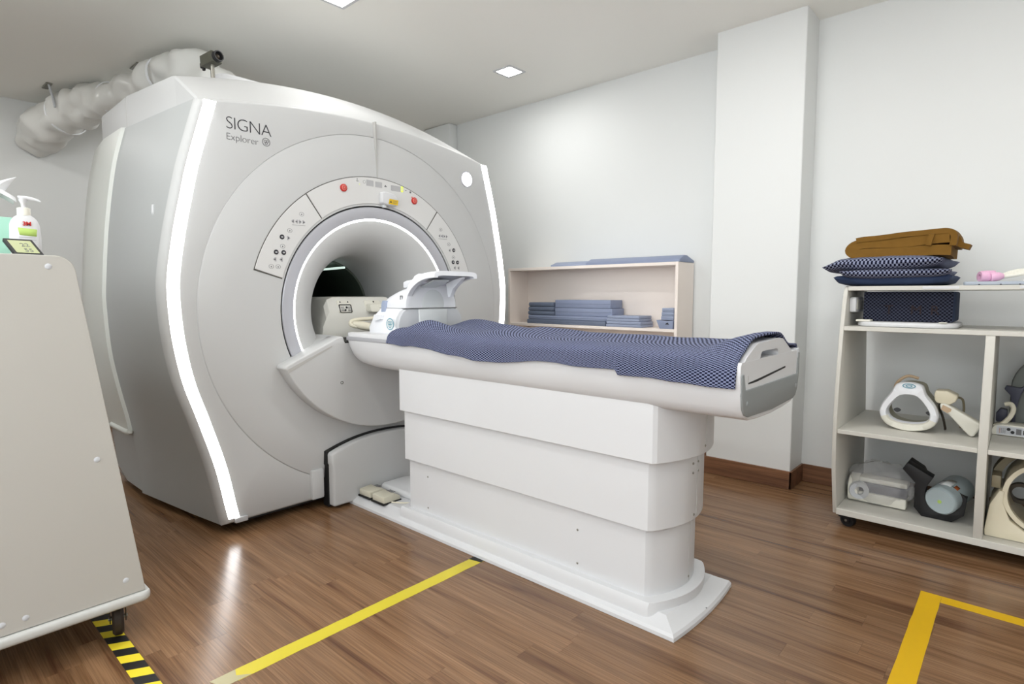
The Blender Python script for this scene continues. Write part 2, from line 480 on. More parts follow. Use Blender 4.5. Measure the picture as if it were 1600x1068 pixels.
# ceiling lamps ---------------------------------------------------------------
LAMP_LABELS = ['small square ceiling downlight above the back shelf, right of the scanner', 'square ceiling downlight at the top edge above the scanner']
def lamp(x, y, i):
    t = thing('ceiling_lamp', (x, y, CEIL), LAMP_LABELS[i] if i < 2 else 'square ceiling downlight outside the view', 'lamp', 'square ceiling downlights')
    s = 0.085
    MB().prism(rrect(x-s,y-s,x+s,y+s,.008), FZ, CEIL-.005, CEIL+.001, holes=[rrect(x-.066,y-.066,x+.066,y+.066,.006)]).build('frame', W['white'], t)
    MB().box((x-.066,y-.066,CEIL-.0035),(x+.066,y+.066,CEIL+.001)).build('lens', W['lampled'], t)
    ld = bpy.data.lights.new('lamp_light', 'AREA'); ld.shape = 'SQUARE'; ld.size = 0.13; ld.energy = LAMP_W*(.5 if i == 1 else 1.0); ld.color = (1, 0.995, 0.98)
    lo = bpy.data.objects.new('lamp_light', ld); COL.objects.link(lo); lo.parent = t; lo.location = (0, 0, -0.012)
for i, (x, y) in enumerate(LAMP_SPOTS): lamp(x, y, i)

# floor tapes ----------------------------------------------------------------
t = thing('floor_tape', (-1.70, 1.2, 0), 'thin yellow tape line on the floor leading to the table base', 'tape')
def ragged(x0, x1, y0, y1, n=26, amp=0.0012):
    L = [(x0+random.uniform(-amp,amp), y0+(y1-y0)*k/n) for k in range(n+1)]
    R = [(x1+random.uniform(-amp,amp), y0+(y1-y0)*k/n) for k in range(n, -1, -1)]
    return L+R
MB().prism(ragged(-1.73, -1.672, 0.66, 1.70), FZ, 0.0001, 0.0007).build('strip', W['tape'], t)
MB().prism([(-1.728,.60),(-1.674,.62),(-1.672,.70),(-1.70,.665),(-1.73,.675)], FZ, 0.0001, 0.0011).build('torn_end', W['tapeend'], t)
MB().prism([(-1.732,1.655),(-1.672,1.668),(-1.672,1.705),(-1.732,1.705)], FZ, 0.0001, 0.0012).build('dark_end', W['black'], t)
t = thing('floor_marking', (-0.21, 2.3, 0), 'wide deep yellow tape corner on the floor in front of the cart', 'tape')
MB().prism(ragged(-0.248, -0.183, 1.2, 2.63), FZ, 0.0001, 0.0007).build('strip', W['tape2'], t)
MB().box((-0.183, 2.572, 0.0001), (0.9, 2.63, 0.0007)).build('strip', W['tape2'], t)
hz = MB().box((-3.2, 0.452, 0.0001), (-1.3, 0.506, 0.0008)).build('hazard_tape', W['hazard'], None, origin=(-2.2, 0.479, 0))
tag(hz, 'black and yellow striped hazard tape on the floor under the left cart', 'tape')

# ================================================================== MRI SCANNER
YC, ZC = 1.93, 1.043
XFACE = -2.755
scan = thing('mri_scanner', (-3.5, YC, 0), 'large white MRI scanner with glowing light strips and round bore', 'scanner')
HWF = [(0.045,.852),(0.13,.87),(.328,.908),(.565,.975),(.743,1.029),(.922,1.061),(1.075,1.073),(1.2,1.072),(1.406,1.04),(1.561,1.007),(1.688,.978),(1.828,.938),(1.995,.888)]
HWR = [(.045,.985),(.25,1.0),(.465,1.03),(.65,1.065),(.84,1.093),(1.1,1.105),(1.2,1.10),(1.49,1.075),(1.8,1.03),(2.0,.98)]
def outline(hw, zs, zc, zb=0.045, k=1.0, add=0.0, ns=44, nt=60, nb=40):
    """closed outline in YZ relative to scanner centre: left side up, over the top, right side down, bottom"""
    P = []
    for i in range(ns):
        z = zb+(zs-zb)*i/ns; P.append((-(hw(z)+add), z))
    w = hw(zs)+add
    for i in range(nt):
        u = -1+2*i/nt; P.append((u*w, zs+(zc-zs)*(1-u*u)))
    for i in range(ns):
        z = zs-(zs-zb)*i/ns; P.append((hw(z)+add, z))
    w = hw(zb)+add
    for i in range(nb):
        P.append((w-2*w*i/nb, zb))
    return [(a*k, ZC+(z-ZC)*k) for a, z in P]
hf = lambda z: smooth_tab(HWF, z)
hr = lambda z: smooth_tab(HWR, z)
S0 = outline(hf, 1.995, 2.094, add=.028)
S2 = outline(hr, 2.0, 2.10)
def at(sec, X): return [(X, YC+a, z) for a, z in sec]
def circ(sec, r, X):
    out = []
    for a, z in sec:
        th = math.atan2(z-ZC, a); out.append((X, YC+r*math.cos(th), ZC+r*math.sin(th)))
    return out
def scl(sec, k, X): return [(X, YC+a*k, ZC+(z-ZC)*k) for a, z in sec]
m = MB()
m.loft([at(S0, -2.80), at(S0, -2.785), scl(S0, .992, -2.765), scl(S0, .98, XFACE), circ(S0, .957, XFACE)], True, False)
m.build('front_cover', W['front'], scan, angle=50, fix=False)
m = MB()
m.loft([circ(S0, .9565, XFACE-.004), circ(S0, .9545, XFACE+.002), circ(S0, .951, XFACE+.004), circ(S0, .80, XFACE+.019), circ(S0, .60, XFACE+.021), circ(S0, .581, XFACE+.0205), circ(S0, .5795, XFACE-.05)], True, False)
m.build('front_dish', W['front'], scan, angle=50, fix=False)
# grey body behind the front cover
mid = [((a+c)/2*1.004, (z+w)/2) for (a, z), (c, w) in zip(S0, S2)]
m = MB(); m.loft([at(S0, -2.80), at([((2*a+c)/3*1.003,(2*z+w)/3) for (a, z), (c, w) in zip(S0, S2)], -3.05), at(mid, -3.2), at(S2, -3.58)], True, False)
m.build('side_panel', W['side'], scan, angle=50, fix=False)
# rear cover and rear base
R1 = outline(hr, 2.0, 2.10, zb=0.40, add=.016)
R2 = outline(lambda z: hr(z)-.035*(1-((z-1.2)/1.2)**2), 2.0, 2.10, zb=0.30, add=.0)
R3 = outline(lambda z: hr(z)-.18, 1.95, 2.05, zb=0.26, add=.0)
m = MB(); m.loft([scl(R1, .985, -3.566), at(R1, -3.572), at(R1, -3.60), at(R1, -3.9), at(R2, -4.25), at(R3, -4.42)], True, False)
bore_hole = circ(R3, .45, -4.42)
m.loft([at(R3, -4.42), bore_hole], True, False)
m.build('rear_cover', W['rear'], scan, angle=40, fix=False)
B1 = outline(lambda z: hr(z)-.01, .42, .42, zb=0.045); B2 = outline(lambda z: hr(z)-.06, .42, .42, zb=0.06)
m = MB(); m.loft([at(B1, -3.575), at(B1, -3.9), at(B2, -4.3)], True, True); m.build('rear_base', W['side'], scan, angle=50)
for s in (-1, 1):
    m = MB(); yo = YC+s*(hr(.385)+.02)
    m.tube([(-3.567, yo-s*.008, .405), (-3.60, yo-s*.005, .392), (-3.9, yo-s*.005, .388)], .016, seg=12, smooth=4)
    m.build('lower_lip', W['rear'], scan)
# top cover
def topsec(X, hw, zb, zs, zc, n=50, p=2.0):
    P = [(X, YC-hw, zb), (X, YC-hw, zs-.012), (X, YC-hw+.006, zs)]
    for i in range(1, n):
        u = -1+2*i/n; P.append((X, YC+u*(hw-.006), zs+(zc-zs)*(1-abs(u)**p)))
    P += [(X, YC+hw-.006, zs), (X, YC+hw, zs-.012), (X, YC+hw, zb)]
    return P
m = MB()
m.loft([topsec(-2.792, .906, 1.985, 1.997, 2.096), topsec(-2.80, .904, 1.985, 2.006, 2.105), topsec(-3.08, .889, 1.99, 2.165, 2.275), topsec(-3.11, .889, 1.99, 2.178, 2.288), topsec(-3.14, .892, 1.99, 2.183, 2.294), topsec(-3.58, .965, 1.98, 2.17, 2.30), topsec(-4.2, .93, 1.98, 2.20, 2.30), topsec(-4.38, .80, 1.98, 2.15, 2.24)], True, True)
tc_ = m.build('top_cover', W['front'], scan, angle=28)
MB().prism(rrect(-4.0, YC-.62, -3.25, YC+.1, .06), FZ, 2.25, 2.315, bev=.02).build('roof_plate', W['white'], tc_)
MB().box((-3.5855, YC-.9655, 1.985), (-3.5815, YC-.955, 2.165)).build('seam', W['seam'], tc_)
# glowing strips
for s in (-1, 1):
    n = 60; top = []; secs = []
    for i in range(n+1):
        z = 0.075+(1.992-0.075)*i/n
        h = hf(z)
        xi = XFACE+.0015
        secs.append([(xi-.003, YC+s*(h-.052), z), (xi-.0008, YC+s*(h-.0518), z), (xi-.0008, YC+s*(h-.002), z), (xi-.004, YC+s*(h+.001), z)])
    MB().loft(secs, True, True).build('light_strip', W['led'], scan)
    MB().box((XFACE-.01, YC+s*.80-.03, .05), (XFACE+.012, YC+s*.80+.03, .075), .004).build('strip_end_clip', W['printl'], scan)
# seam on top of the front dish, and shoulder seam
MB().prism([(YC-.003, ZC+.737), (YC+.004, ZC+.737), (YC+.001, 2.082), (YC-.008, 2.082)], FX, XFACE-.02, XFACE+.0212).build('centre_seam', W['seam'], scan)
# bore: gap ring, silver ring, light ring, flare, tube painted dark as if unlit
AX = (1, 0, 0)
def rev(prof, seg=128): return MB().revolve(prof, (0, YC, ZC), AX, seg)
rev([(.580, XFACE+.0), (.580, XFACE+.012), (.573, XFACE+.012), (.570, XFACE-.02)]).build('bore_gap', W['black'], scan)
rev([(.573, XFACE-.03), (.573, XFACE+.018), (.570, XFACE+.022), (.56, XFACE+.023), (.517, XFACE+.014), (.5105, XFACE+.012), (.5105, XFACE-.02)]).build('bore_ring', W['silver'], scan)
rev([(.5105, XFACE-.02), (.5105, XFACE+.0115), (.5065, XFACE+.0118), (.502, XFACE+.0105), (.500, XFACE+.008), (.500, XFACE-.02)]).build('bore_light_ring', W['ringled'], scan)
fl = [(.501, XFACE-.01), (.499, XFACE+.0075), (.495, XFACE+.007)]
for k in range(1, 25):
    a = k/24*math.pi/2
    fl.append((.318+.177*(1-math.sin(a)), XFACE+.007-.27*(1-math.cos(a))))
fl += [(.314, -3.15), (.312, -3.32)]
rev(fl).build('bore_flare', W['front'], scan, angle=60)
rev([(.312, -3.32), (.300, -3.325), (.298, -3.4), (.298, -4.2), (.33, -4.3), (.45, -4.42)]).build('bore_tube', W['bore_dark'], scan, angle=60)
rev([(0, -4.19), (.298, -4.185), (.298, -4.195), (0, -4.2)]).build('bore_back_panel', W['bore_dark'], scan)  # dark cap added in place of the unlit room behind the bore
m = MB(); m.tube([(-3.56, 2.035, 1.300), (-3.22, 2.012, 1.303)], .007, smooth=0, seg=8); m.build('bore_lamp', W['borelamp'], scan)

# control panels ----------------------------------------------------------------
def arc_poly(r0, r1, a0, a1, n=40):
    P = []
    for i in range(n+1):
        a = math.radians(a0+(a1-a0)*i/n); P.append((YC+r1*math.cos(a), ZC+r1*math.sin(a)))
    for i in range(n, -1, -1):
        a = math.radians(a0+(a1-a0)*i/n); P.append((YC+r0*math.cos(a), ZC+r0*math.sin(a)))
    return P
XP = XFACE+.0200
MB().prism(arc_poly(.592, .7365, 163.8, 16.2, 120), FX, XP-.012, XP+.0018).build('panel_gap', W['gap'], scan)
def deg(r): return math.degrees(.0022/r)
panels = []
for (a0, a1, nm) in ((163.2, 126.2, 'left'), (125.6, 54.4, 'top'), (53.8, 16.8, 'right')):
    p = MB().prism(arc_poly(.592, .7325, a0, a1, 60), FX, XP-.01, XP+.005, bev=.0012, seg=1).build('control_panel', W['panel'], scan, angle=30)
    panels.append(p)
XB = XP+.005
def polar(r, a): return YC+r*math.cos(math.radians(a)), ZC+r*math.sin(math.radians(a))
def disc(y, z, r, X0, X1, seg=20): return MB().revolve([(0, X1), (r*.85, X1), (r, X1-.001), (r, X0)], (0, y, z), AX, seg)
def oval(cy, cz, a, b, n=24): return [(cy+a*math.cos(2*math.pi*k/n), cz+b*math.sin(2*math.pi*k/n)) for k in range(n)]
def ring_print(y, z, a, b, parent, w=.0014, m_=None):
    return MB().prism(oval(y, z, a, b), FX, XB-.001, XB+.0006, holes=[oval(y, z, a-w, b-w)]).build('button_outline', m_ or W['print2'], parent)
def arrow(y, z, s, d, parent, m_):
    pts = [(y-d*s*.8, z), (y+d*s*.15, z+s*.9), (y+d*s*.7, z+s*.9), (y+d*s*.7, z-s*.9), (y+d*s*.15, z-s*.9)]
    MB().prism(pts, FX, XB-.001, XB+.0008).build('arrow_button', m_, parent)
    MB().prism([(y-d*s*.4, z), (y+d*s*.3, z+s*.4), (y+d*s*.3, z-s*.4)], FX, XB, XB+.0014).build('arrow_mark', W['print'], parent)
def keypad(p, sgn):
    # positions measured on the left panel, mirrored onto the right
    M = lambda y: YC+(y-YC)*1.0 if sgn > 0 else 2*YC-y
    L0 = [(1.470, 1.535, 'o')]
    pos = dict(o=[(1.472,1.533),(1.407,1.447),(1.368,1.368),(1.308,1.268),(1.342,1.268)],
               b=[(1.366,1.413),(1.334,1.338),(1.372,1.338)])
    for (y, z) in pos['o']:
        ring_print(M(y), z, .0125, .0105, p); MB().prism(oval(M(y), z-.001, .003, .004, 8), FX, XB-.001, XB+.0008).build('button_mark', W['print2'], p)
    for (y, z) in pos['b']:
        b = disc(M(y), z, .0118, XB-.001, XB+.003).build('round_button', W['print'], p)
        MB().prism(oval(M(y), z, .006, .004, 10), FX, XB+.002, XB+.0036).build('button_mark', W['printl'], b)
    for k in range(4):
        arrow(M(1.424)+(k*.0195 if sgn > 0 else -(3-k)*.0195), 1.494-.000*k, .0105, 1 if k < 2 else -1, p, W['printl'])
    arrow(M(1.400), 1.410, .0115, -1 if sgn > 0 else 1, p, W['printl'])
    for y in (1.326, 1.358): arrow(M(y), 1.303, .0115, 1, p, W['printl'])
    yy = [M(1.420), M(1.490)]
    MB().box((XB-.001, min(yy), 1.476), (XB+.0008, max(yy), 1.4775)).build('underline', W['print2'], p)
keypad(panels[0], 1); keypad(panels[2], -1)
# top panel: emergency buttons, displays, laser window
def estop(a, r=.688):
    y, z = polar(r, a)
    b = disc(y, z, .0195, XB-.001, XB+.008, 28).build('emergency_button', W['red'], panels[1])
    disc(y, z, .0145, XB+.006, XB+.0105, 24).build('button_cap', W['red2'], b)
    MB().prism(oval(y, z, .009, .009), FX, XB+.010, XB+.0112, holes=[oval(y, z, .006, .006)]).build('button_mark', W['red'], b)
estop(108.5); estop(68.5)
def plate(y0, y1, z0, z1, m_, nm, parent, d=.0012):
    return MB().prism(rrect(y0, z0, y1, z1, .002, 2), FX, XB-.001, XB+d).build(nm, m_, parent)
plate(1.855, 1.901, 1.727, 1.759, W['disp'], 'display_window', panels[1])
plate(1.913, 1.958, 1.727, 1.757, W['disp'], 'display_window', panels[1])
plate(2.018, 2.085, 1.722, 1.752, W['disp'], 'display_window', panels[1])
MB().prism(rrect(2.088, 1.722, 2.103, 1.754, .004, 3), FX, XB-.001, XB+.0016, holes=[rrect(2.0915, 1.7265, 2.0995, 1.7495, .002, 3)]).build('digit', W['digit'], panels[1])
for (y0, z0, w, h) in ((1.792,1.742,.014,.002),(1.796,1.748,.003,.010),(2.118,1.734,.010,.003),(2.150,1.724,.012,.010),(1.973,1.736,.016,.005),(1.978,1.741,.006,.006)):
    plate(y0, y0+w, z0, z0+h, W['print2'], 'symbol', panels[1], .0008)
ring_print(1.842, 1.745, .008, .009, panels[1], .0012)
disc(1.812, 1.728, .0022, XB-.001, XB+.001, 10).build('indicator', W['digit'], panels[1])
disc(2.168, 1.702, .005, XB-.001, XB+.001, 12).build('indicator', W['red2'], panels[1])
lz = MB().prism([(1.935,1.640),(1.935,1.700),(1.955,1.706),(2.02,1.702),(2.052,1.672),(2.048,1.645),(2.03,1.632),(1.97,1.632)], FX, XB-.004, XB+.030, bev=.010, seg=3).build('laser_window', W['white'], panels[1])
yl = MB().prism([(1.978,1.640),(1.985,1.668),(2.046,1.666),(2.040,1.637)], FX, XB+.0295, XB+.0312).build('warning_label', W['yellow_lab'], lz)
MB().prism([(1.986,1.647),(1.994,1.661),(2.001,1.647)], FX, XB+.031, XB+.0316).build('warning_triangle', W['print'], yl)
for k in range(3):
    MB().box((XB+.031, 2.006, 1.646+.006*k), (XB+.0316, 2.036, 1.6475+.006*k)).build('print_line', W['print2'], yl)
disc(1.965, 1.628, .010, XB-.004, XB+.016).build('laser_lens', W['coilpale'], lz)

# logos, lamp, hook ----------------------------------------------------------------
text_mesh('SIGNA', .080, W['print'], 'brand_lettering', (XFACE+.0006, 1.128, 1.886), (0,1,0), (0,0,1), scan, off=-.0016, spacing=.90)
text_mesh('Explorer', .0445, W['print2'], 'model_lettering', (XFACE+.0006, 1.128, 1.8365), (0,1,0), (0,0,1), scan, off=-.0008, spacing=.95)
def monogram(y, z, r, X, parent, m_, fr=FX):
    MB().prism(oval(y, z, r, r, 32), fr, X-.0005, X+.0006, holes=[oval(y, z, r*.86, r*.86, 32)]).build('round_logo', m_, parent)
    for k in range(3):
        a = 2*math.pi*k/3+.5
        MB().prism(oval(y+r*.34*math.cos(a), z+r*.34*math.sin(a), r*.33, r*.33, 16), fr, X-.0005, X+.0006, holes=[oval(y+r*.34*math.cos(a), z+r*.34*math.sin(a), r*.21, r*.21, 16)]).build('logo_curl', m_, parent)
monogram(1.315, 1.858, .0195, XFACE+.0006, scan, W['print2'])
rl = rev([(0,0)], 3) if False else None
yl_, zl_ = 2.635, 1.877
MB().revolve([(.052, XFACE-.004), (.052, XFACE+.003), (.046, XFACE+.005), (.043, XFACE+.003)], (0, yl_, zl_), AX, 40).build('lamp_bezel', W['silver'], scan)
MB().revolve([(0, XFACE+.008), (.03, XFACE+.007), (.044, XFACE+.003), (.044, XFACE-.003)], (0, yl_, zl_), AX, 40).build('round_lamp', W['led'], scan)
hk = []
yh = YC-1.075; 
yh = YC-hf(1.5)-.030
lp = [(-2.945+.011*math.cos(a)*(1 if math.sin(a) < 0 else .7), yh-.004, 1.497+.034*math.sin(a)) for a in [2*math.pi*k/20 for k in range(21)]]
m = MB(); m.tube(lp, .0038, seg=8, smooth=0, cap=False); m.build('hook', W['white'], scan)
MB().prism(rrect(-2.951,1.505,-2.939,1.535,.004), FY, yh-.002, yh+.02).build('hook_plate', W['white'], scan)

# apron with deck into the bore -------------------------------------------------------
def apron_poly(r, n=50):
    P = []
    a0 = math.atan2(.752-ZC, 1.31-YC); a0 = a0+2*math.pi if a0 < 0 else a0
    a1 = 3*math.pi-a0
    for i in range(n+1):
        a = a0+(a1-a0)*i/n
        rr = r+.030*abs(math.cos(a))**1.3
        P.append((YC+rr*math.cos(a), ZC+rr*math.sin(a)))
    return P
low = apron_poly(.637)
top = [(2.545,.775),(2.535,.790),(2.27,.905),(2.235,.918),(2.222,.912),(2.215,.885),(1.645,.885),(1.638,.912),(1.625,.918),(1.59,.905),(1.325,.790),(1.315,.775)]
MB().prism(low+top, FX, XFACE+.0, -2.642, bev=.014, seg=3).build('apron', W['front'], scan, angle=40)
dk = [(2.50,.74),(2.50,.805),(2.27,.905),(2.235,.918),(2.222,.912),(2.215,.885),(1.645,.885),(1.638,.912),(1.625,.918),(1.59,.905),(1.36,.805),(1.36,.74)]
MB().prism(dk, FX, -2.72, -3.3).build('bore_deck', W['front'], scan, angle=40)
MB().box((-3.30,1.646,.86),(-2.643,2.214,.888)).build('deck_groove', W['black'], scan)
y0, z0 = on_ = (1.622, .676)
MB().revolve([(0,-2.650),(.006,-2.6405),(.0085,-2.6405),(.0085,-2.66)], (0, 1.622, .676), AX, 18).build('screw_hole', W['gap'], scan)
for s in (-1, 1):
    m = MB(); m.prism([(YC+s*.60,.752),(YC+s*.60,.772),(YC+s*.36,.873),(YC+s*.36,.865)], FX, -2.6425, -2.6405); m.build('apron_seam', W['seam'], scan)
# lower docking housing
hs = [(YC-.355,.015),(YC-.355,.235),(YC-.36,.245),(YC-.36,.300)]
for k in range(1, 20):
    u = -1+2*k/20; hs.append((YC+u*.36, .300+.062*(1-abs(u)**2.2)))
hs += [(YC+.36,.300),(YC+.36,.245),(YC+.355,.235),(YC+.355,.015)]
dh = MB().prism(hs, FX, XFACE-.01, -2.668, bev=.012, seg=3).build('docking_housing', W['front'], scan, angle=40)
hg = [(YC+(y-YC)*1.016, z+.007 if z > .26 else max(z-.008,.01)) for y, z in hs]
MB().prism(hg, FX, XFACE-.01, -2.713).build('gasket', W['black'], dh)
MB().box((XFACE-.01, 1.490, .060), (-2.733, 1.558, .215), .006).build('corner_block', W['front'], scan)
MB().box((XFACE-.02, 1.10, .046), (XFACE-.012, 2.76, .052)).build('skirt', W['black'], scan)
for (x, y) in ((-2.95,1.2),(-2.95,2.66),(-4.1,1.2),(-4.1,2.66)):
    MB().cyl((x,y,0),(x,y,.06),.05).build('foot', W['black'], scan)
MB().box((-4.2, 1.12, .03), (-2.80, 2.74, .1)).build('underframe', W['black'], scan)

# ================================================================== PATIENT TABLE
tab = thing('patient_table', (-1.55, YC, 0), 'white patient table on a stepped pedestal in front of the scanner bore', 'table')
# base plate: raised plinth and flared foot
def base_outline(yh, x0, x1, flare, bow, n=24):
    P = []
    L = [(x0, -yh), (x0+.3, -yh), (x1-.35, -yh), (x1-.12, -yh-flare*.5), (x1, -yh-flare)]
    for p in L: P.append((p[0], YC+p[1]))
    for k in range(1, n):
        u = -1+2*k/n; P.append((x1+bow*(1-u*u), YC+u*(yh+flare)))
    for p in reversed(L): P.append((p[0], YC-p[1]))
    return P
def zsec(P, z): return [(a, b, z) for a, b in P]
bp0 = base_outline(.243, -2.70, -.802, .002, .016)
def inset(P, d, dx=None):
    cx = -1.75; out = []
    for x, y in P:
        yy = y+d if y < YC else y-d
        xx = x-d if x > -.95 else x
        out.append((xx, yy))
    return out
m = MB(); m.loft([zsec(bp0, 0.001), zsec(bp0, .014), zsec(inset(bp0, .006), .024), zsec(inset(bp0, .05), .046), zsec(inset(bp0, .056), .05)], True, True)
bpo = m.build('base_plate', W['white'], tab, angle=30)
def tier_outline(yh, x0, xc, bow, r=.02, n=22):
    P = [(x0, YC-yh)]
    P += [(xc-.03, YC-yh), (xc-.012, YC-yh+.003), (xc, YC-yh+.014)]
    for k in range(1, n):
        u = -1+2*k/n; P.append((xc+bow*(1-u*u), YC+u*(yh-.014)))
    P += [(xc, YC+yh-.014), (xc-.012, YC+yh-.003), (xc-.03, YC+yh), (x0, YC+yh)]
    return P
T = [(.240, -2.245, -.884, .060, .574, .80), (.215, -2.240, -.910, .058, .330, .60), (.190, -2.236, -.930, .056, .050, .36)]
pl = tier_outline(.222, -2.28, -.900, .064)
m = MB(); m.loft([zsec(pl, .03), zsec(pl, .066), zsec([(x*.998, YC+(y-YC)*.96) for x, y in pl], .082), zsec([(x, YC+(y-YC)*.86) for x, y in pl], .084)], True, True); m.build('plinth', W['white'], bpo, angle=30)
tiers = []
for (yh, x0, xc, bow, z0, z1) in T:
    o_ = tier_outline(yh, x0, xc, bow)
    inn = [((x+1.55)*.985-1.55, YC+(y-YC)*.95) for x, y in o_]
    m = MB(); m.loft([zsec(inn, z0+.01), zsec(inn, z0), zsec([((x+1.55)*.999-1.55, YC+(y-YC)*.995) for x, y in o_], z0), zsec(o_, z0+.002), zsec(o_, z1)], True, True)
    tiers.append(m.build('pedestal_cover', W['white'], tab, angle=20))
def screw(x, y, z, parent, d=(0,-1,0), r=.0045):
    d = Vector(d); p = Vector((x,y,z))
    MB().revolve([(0,.0025),(r*.6,.0025),(r,.001),(r,-.002)], p, d, 10).build('screw', W['steel'], parent)
yn = YC-.190
for (x, z) in ((-2.10,.262),(-2.10,.110),(-1.225,.245),(-1.225,.115)): screw(x, yn, z, tiers[2])
screw(-.8745, 1.945, .105, tiers[2], (1,0,0))
for (y, z, k) in ((1.912,.537,1),(1.953,.537,1),(1.912,.503,1),(1.953,.503,1),(1.945,.600,0),(1.925,.348,1)): 
    yh, x0, xc, bow = T[k][:4]; u = (y-YC)/(yh-.014)
    screw(xc+bow*(1-u*u)+.001 if k else xc+bow*(1-u*u), y, z, tiers[k], (1, .35*u, 0))
for k, (a, b) in ((0,(.60,.76)),(1,(.34,.57)),(2,(.09,.325))):
    yh, x0, xc, bow = T[k][:4]
    u = .10; y = YC+u*(yh-.014); x = xc+bow*(1-u*u)
    MB().box((x-.004, y-.0012, a), (x+.0012, y+.0012, b)).build('cover_seam', W['seam'], tiers[k])
m = MB(); m.tube([(-.90,1.980,.0505),(-.858,1.988,.0495),(-.835,1.994,.040),(-.815,1.998,.031),(-.803,2.0,.024)], .0015, seg=6, smooth=3); m.build('base_seam', W['seam'], bpo)
# hull of the table top
def hull_sec(X, dz=0.0, k=1.0, lip=0.0):
    H = [(-.272,.936),(-.279,.925),(-.281,.90),(-.279,.87),(-.272,.835),(-.258,.797),(-.238,.772),(-.205,.758),(-.12,.752),(0,.749)]
    H = H+[(-a, z) for a, z in reversed(H[:-1])]
    return [(X, YC+a*k, max(z, .749)+(dz*((.936-z)/.187))) for a, z in H]
m = MB()
m.loft([hull_sec(-2.628, .075, .975), hull_sec(-2.622, .055, .99), hull_sec(-2.60, .030), hull_sec(-2.56, .014), hull_sec(-2.48, .004), hull_sec(-2.3), hull_sec(-.66), hull_sec(-.606), hull_sec(-.602, .004, .992)], True, True)
hull = m.build('table_body', W['white'], tab, angle=40)
for s in (-1, 1):
    MB().box((-2.632, YC+s*.276-.008, .897), (-.63, YC+s*.276+.008, .918), .004).build('side_rail', W['rail'], tab)
# cradle
cs = []
for X, k in ((-2.640,.97),(-2.634,1.0),(-.66,1.0)):
    P = [(-.268*k,.917),(-.272*k,.926),(-.268*k,.936),(-.25*k,.938),(-.20,.934),(-.1,.926),(0,.923),(.1,.926),(.20,.934),(.25*k,.938),(.268*k,.936),(.272*k,.926),(.268*k,.917)]
    cs.append([(X, YC+a, z) for a, z in P])
m = MB(); m.loft(cs, True, True); m.build('cradle', W['white'], tab, angle=40)
# foot end
gp = [(1.655,.900),(1.658,.84),(1.671,.797),(1.688,.778),(1.716,.770),(1.93,.763),(2.145,.770),(2.172,.778),(2.189,.797),(2.203,.84),(2.207,.928),(2.193,.928),(2.186,.853),(1.688,.853),(1.672,.903)]
ep = MB().prism(gp, FX, -.606, -.5975, bev=.003).build('end_plate', W['endgrey'], tab, angle=40)
for y in (1.70, 2.172):
    MB().revolve([(0,.004),(.006,.004),(.009,.001),(.009,-.003)], (-.5985, y, .812), AX, 16).build('end_bolt', W['endgrey'], ep)
MB().prism([(1.668,.845),(2.19,.845),(2.19,.925),(2.17,.940),(2.14,.940),(2.128,.885),(1.705,.885),(1.70,.93),(1.665,.93)], FX, -.64, -.605, bev=.003).build('end_frame', W['white'], tab, angle=40)
hump = [(1.682,.872),(1.676,.930),(1.70,.948),(1.772,.978),(1.79,.984),(2.0,.990),(2.03,.986),(2.115,.945),(2.12,.935),(2.108,.900),(2.085,.893),(1.99,.888),(1.75,.878)]
hole = rrect(1.815,.898,1.985,.958,.022,5)
hp = MB().prism(hump, FX, -.66, -.603, holes=[hole]).build('foot_handle', W['white'], tab, angle=40)
MB().prism(rrect(1.81,.893,1.99,.963,.02,5), FX, -.662, -.656).build('handle_recess', W['recess'], hp)
MB().box((-.64, 1.82, .8985), (-.615, 1.98, .903)).build('recess_floor', W['white'], hp)
MB().revolve([(0,.0045),(.006,.0045),(.006,0)], (-.628, 1.90, .901), (0,0,1), 12).build('recess_screw', W['tan'], hp)
MB().prism([(1.715,.868),(1.715,.8725),(1.80,.8765),(2.06,.892),(2.06,.886),(1.83,.871),(1.78,.868)], FX, -.62, -.6015).build('release_slot', W['black'], hp)
MB().prism([(1.712,.868),(1.712,.893),(1.716,.893),(1.716,.868)], FX, -.62, -.6018).build('release_slot', W['seam'], hp)
MB().box((-.64, 2.185, .905), (-.60, 2.216, .943), .005).build('corner_cap', W['coilgrey'], tab)
# foot pedals on the base plate
pdg = 'foot pedals on the table base'
for i, (x, y) in enumerate(((-2.60, 1.768), (-2.475, 1.765))):
    p = MB().prism([(-.05,0),(.055,0),(.055,.022),(.02,.040),(-.05,.034)], lambda u, v, d: (x+d, y+u, .052+v), -.052, .052, bev=.005).build('foot_pedal', W['pedal'], tab)
    MB().box((x-.055, y-.058, .046), (x+.055, y+.06, .056), .003).build('pedal_base', W['black'], p)
    for k in range(3):
        MB().box((x-.02, y+.018+.010*k, .0905-.004*k*0), (x+.025, y+.022+.010*k, .0925)).build('pedal_print', W['print2'], p)
m = MB(); m.prism(rrect(-2.655, 1.845, -2.25, 2.06, .04), FZ, .045, .085, bev=.02, seg=3); m.build('base_cover', W['white'], bpo)
m = MB(); m.tube([(-2.42,1.76,.054),(-2.36,1.80,.054),(-2.33,1.835,.056),(-2.31,1.87,.088),(-2.28,1.90,.09)], .004, seg=8); m.build('pedal_cable', W['cable'], bpo)

